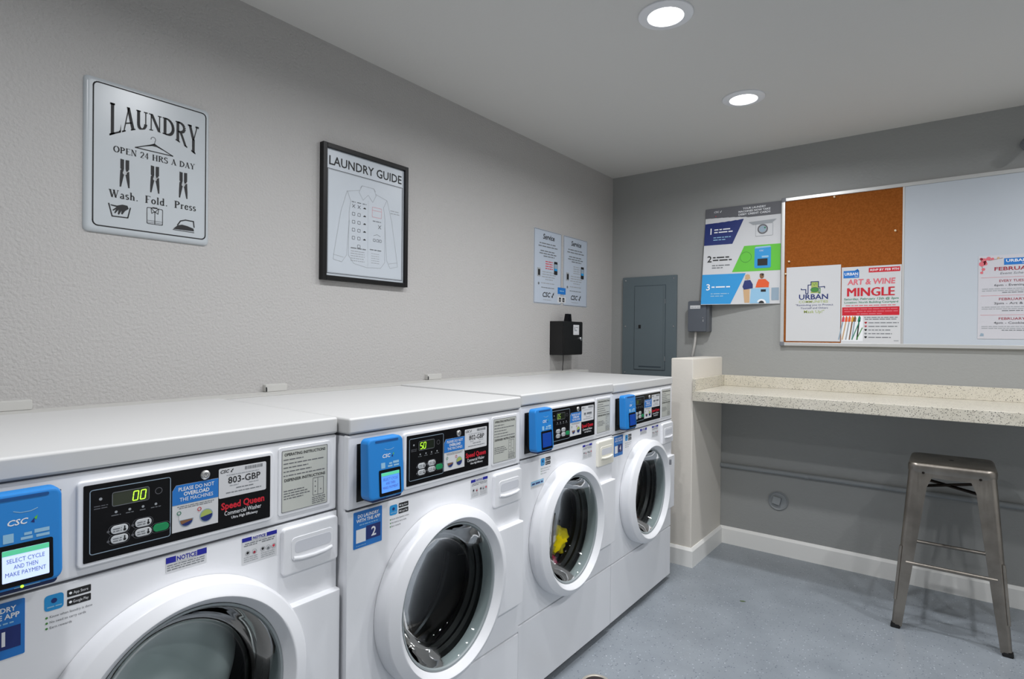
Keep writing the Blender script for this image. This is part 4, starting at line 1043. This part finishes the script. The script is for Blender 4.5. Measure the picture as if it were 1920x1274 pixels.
for k, (x, z, lab) in enumerate(((1.091, 1.627, 'pale push pin in the cork above the URBAN flyer'), (1.075, 1.56, 'pale push pin at the left edge of the cork'), (1.306, 1.951, 'pale push pin near the top of the cork'), (1.575, 1.746, 'pale push pin near the right edge of the cork'))):
    o = one('push_pin', None, mat('pin_cream', srgb(236, 214, 178), .4), lambda b: b.lathe([(0, -.012), (.0045, -.0115), (.0045, -.009), (.0028, -.008), (.0036, -.002), (.0045, 0)], n=14)); o.location = (x, YB, z)
    tag(o, lab, 'push pin', 'push pins in the cork')

# --- counter
def counter():
    YF = 2.935; XE = XR-.002
    t = tag(empty('counter', (PX1, D, 0)), 'cream speckled laminate counter along the end wall', 'counter')
    x1 = XE-PX1
    one('countertop', t, counter_m, lambda b: b.box(.001, x1, YF-D, -.001, .872, .926, bevel=.004))
    one('backsplash', t, counter_m, lambda b: b.box(.016, x1, -.017, -.001, .9262, .988, bevel=.002))
    one('side_splash', t, counter_m, lambda b: b.box(.001, .016, YF-D+.004, -.001, .9262, .988, bevel=.002))
    one('support_cleat', t, accent_paint, lambda b: b.box(.02, x1, -.02, -.001, .835, .8715))
counter()
# painted pipe under the counter
def pipe():
    t = tag(empty('wall_pipe', (PX1, D, .459)), 'grey painted pipe running along the wall under the counter', 'pipe')
    one('pipe', t, pipe_paint, lambda b: b.tube([(.001, -.014, 0), (.6, -.014, .002), (1.3, -.014, 0), (2.965, -.014, 0)], .0125, n=14))
    for x in (.45, 1.75): one('pipe_clip', t, pipe_paint, lambda b: b.tube([(x, -.014, 0), (x+.02, -.014, 0)], .0145, n=14))
pipe()
def cleanout():
    t = tag(empty('cleanout_cover', (1.047, D, .299)), 'round grey-painted cleanout plug low on the end wall', 'plug')
    one('cover_ring', t, pipe_paint, lambda b: b.lathe([(.052, 0), (.052, -.006), (.049, -.009), (.045, -.006), (.043, -.004), (.02, -.004), (0, -.004)], n=40))
    b_ = MB(); b_.box(-.021, .021, -.022, -.003, -.021, .021, bevel=.003)
    for v in b_.bm.verts: v.co = Matrix.Rotation(R(12), 3, 'Y') @ v.co + Vector((-.006, 0, .003))
    b_.done('square_nub', t, pipe_paint)
cleanout()
# --- small camera at the right edge
def seccam():
    t = tag(empty('security_camera', (2.066, D, 2.085)), 'small grey wall camera cut off by the right edge of the photo', 'camera')
    one('mount', t, grey_pl, lambda b: b.lathe([(0, 0), (.03, 0), (.03, -.01), (.012, -.014), (.012, -.05), (0, -.05)], n=24))
    b_ = MB(); b_.lathe([(0, .035), (.02, .035), (.023, .031), (.023, -.05), (.02, -.055), (.017, -.05), (0, -.05)], n=28)
    for v in b_.bm.verts: v.co = Matrix.Rotation(R(25), 3, 'X') @ v.co + Vector((0, -.085, -.012))
    hs = b_.done('housing', t, grey_pl)
    b_ = MB(); b_.lathe([(0, -.051), (.016, -.0505), (.017, -.048)], n=20)
    for v in b_.bm.verts: v.co = Matrix.Rotation(R(25), 3, 'X') @ v.co + Vector((0, -.085, -.012))
    b_.done('lens', hs, black_gl)
seccam()

# ================================================================== STOOL
def stool():
    t = tag(empty('bar_stool', (1.808, 3.058, 0), R(.1)), 'gunmetal square-seat metal bar stool in front of the counter', 'stool')
    H, a, f = .692, .142, .192
    def seat(b):
        bm_ = bmesh.new(); prof = [(-.004, .648), (0, .66), (0, .678), (-.003, .686), (-.009, .6905), (-.02, .692)]
        rings = []
        for off, z in prof:
            h_ = a+.004+off; rings.append([bm_.verts.new((p[0], p[1], z)) for p in rr(-h_, h_, -h_, h_, .034+off*.6, 6)])
        n = len(rings[0])
        for A, B in zip(rings, rings[1:]):
            for i in range(n): bm_.faces.new((A[i], A[(i+1) % n], B[(i+1) % n], B[i]))
        bm_.faces.new(rings[-1]); b.join(bm_)
        bm_ = bmesh.new(); bm_.faces.new([bm_.verts.new((p[0], p[1], .676)) for p in rr(-a+.005, a-.005, -a+.005, a-.005, .03, 4)]); b.join(bm_)
    st = one('seat', t, gun, seat, 40)
    one('seat_hole', st, black_m, lambda b: b.lathe([(.009, .6921), (.008, .6924), (0, .6922)], axis='z', n=18))
    # apron plates between the legs
    for k in range(4):
        b_ = MB(); b_.box(-.1, .1, -a-.001, -a+.003, .634, .664, bevel=.001)
        mt = Matrix.Rotation(k*PI/2, 3, 'Z')
        for v in b_.bm.verts: v.co = mt @ v.co
        b_.done('apron', st, gun)
    # legs: folded sheet-metal angles, tapering
    for sx, sy in ((-1, -1), (1, -1), (1, 1), (-1, 1)):
        bm_ = bmesh.new(); lv = []
        N = 9
        for i in range(N+1):
            v = i/N; z = .668*(1-v)+.012*v
            c = a+(f-a)*v; arm = .072*(1-v)+.036*v; 
            if v < .12: arm += .02*(1-v/.12)**2
            rd = .022*(1-v)+.013*v
            pts = [(c-arm, c)] + [(c-rd+rd*math.sin(q), c-rd+rd*math.cos(q)) for q in (0, PI/8, PI/4, 3*PI/8, PI/2)] + [(c, c-arm)]
            th = .0035
            inn = [(c-arm, c-th)] + [(c-rd+(rd-th)*math.sin(q), c-rd+(rd-th)*math.cos(q)) for q in (0, PI/8, PI/4, 3*PI/8, PI/2)] + [(c-th, c-arm)]
            lv.append([bm_.verts.new((sx*x, sy*y_, z)) for x, y_ in pts+inn[::-1]])
        n = len(lv[0])
        for A, B in zip(lv, lv[1:]):
            for i in range(n): bm_.faces.new((A[i], A[(i+1) % n], B[(i+1) % n], B[i]))
        bm_.faces.new(lv[0]); bm_.faces.new(lv[-1])
        b_ = MB(); b_.join(bm_); lg = b_.done('leg', t, gun, 40)
        # raised rib down the outer corner, rivets, rubber foot
        b_ = MB(); P = lambda v: (sx*(a+(f-a)*v-.003), sy*(a+(f-a)*v-.003), .668*(1-v)+.012*v)
        b_.tube([P(.5), P(.6), P(.72), P(.84)], .0055, n=8); b_.done('rib', lg, gun)
        def foot(b):
            q = f-.014; bm2 = bmesh.new()
            V = [bm2.verts.new((sx*(q+x), sy*(q+y_), z)) for z, k in ((0, .0175), (.018, .0165)) for x, y_ in ((-k, -k), (k, -k), (k, k), (-k, k))]
            for fc in ((0, 1, 2, 3), (4, 5, 6, 7), (0, 1, 5, 4), (1, 2, 6, 5), (2, 3, 7, 6), (3, 0, 4, 7)): bm2.faces.new([V[i] for i in fc])
            bmesh.ops.bevel(bm2, geom=bm2.edges[:], offset=.003, segments=2, affect='EDGES'); b.join(bm2)
        one('rubber_foot', lg, black_m, foot)
        one('rivet', lg, gun_dark, lambda b: b.lathe([(0, -a-.0055), (.004, -a-.005), (.005, -a-.002)], sx*(a-.05), .652, 10) if sy < 0 else b.lathe([(0, a+.0055), (.004, a+.005), (.005, a+.002)], sx*(a-.05), .652, 10))
    # footrest bars with flattened ends
    v = (.668-.275)/.656; c = a+(f-a)*v-.004
    for k in range(4):
        b_ = MB(); e = c-.022
        b_.tube([(-e, -c, .275), (-e+.02, -c, .275), (e-.02, -c, .275), (e, -c, .275)], .0075, n=10)
        b_.box(-e-.012, -e+.03, -c-.003, -c+.003, .267, .283, bevel=.002); b_.box(e-.03, e+.012, -c-.003, -c+.003, .267, .283, bevel=.002)
        mt = Matrix.Rotation(k*PI/2, 3, 'Z')
        for vv in b_.bm.verts: vv.co = mt @ vv.co
        b_.done('footrest_bar', t, gun)
    q = a+.006
    for s_ in (-1, 1):
        b_ = MB(); b_.tube([(-q+.01, -s_*(q-.01), .585+.003*s_), (q-.01, s_*(q-.01), .585+.003*s_)], .0065, n=8)
        b_.done('cross_brace', t, gun_dark)
stool()

# ================================================================== FLOOR BITS
t = tag(empty('floor_drain', (.842, 1.747, 0)), 'round metal floor drain at the bottom edge in front of the washers', 'drain')
one('rim', t, steel_rim, lambda b: b.lathe([(.052, 0), (.05, .003), (.044, .0035), (.041, .001), (.041, -.0)], axis='z', n=36))
one('grate', t, drain_dark, lambda b: b.lathe([(.042, .0008), (.03, .0022), (0, .003)], axis='z', n=30))
o = one('dried_leaf', None, leaf_m, lambda b: b.prism([(-.012, 0), (-.004, .006), (.006, .004), (.014, -.001), (.004, -.005), (-.006, -.003)], -.0008, .0008))
o.rotation_euler = (R(90), 0, R(20)); o.location = (1.06, 2.71, .0012); tag(o, 'tiny dried green leaf scrap lying on the open floor', 'leaf')
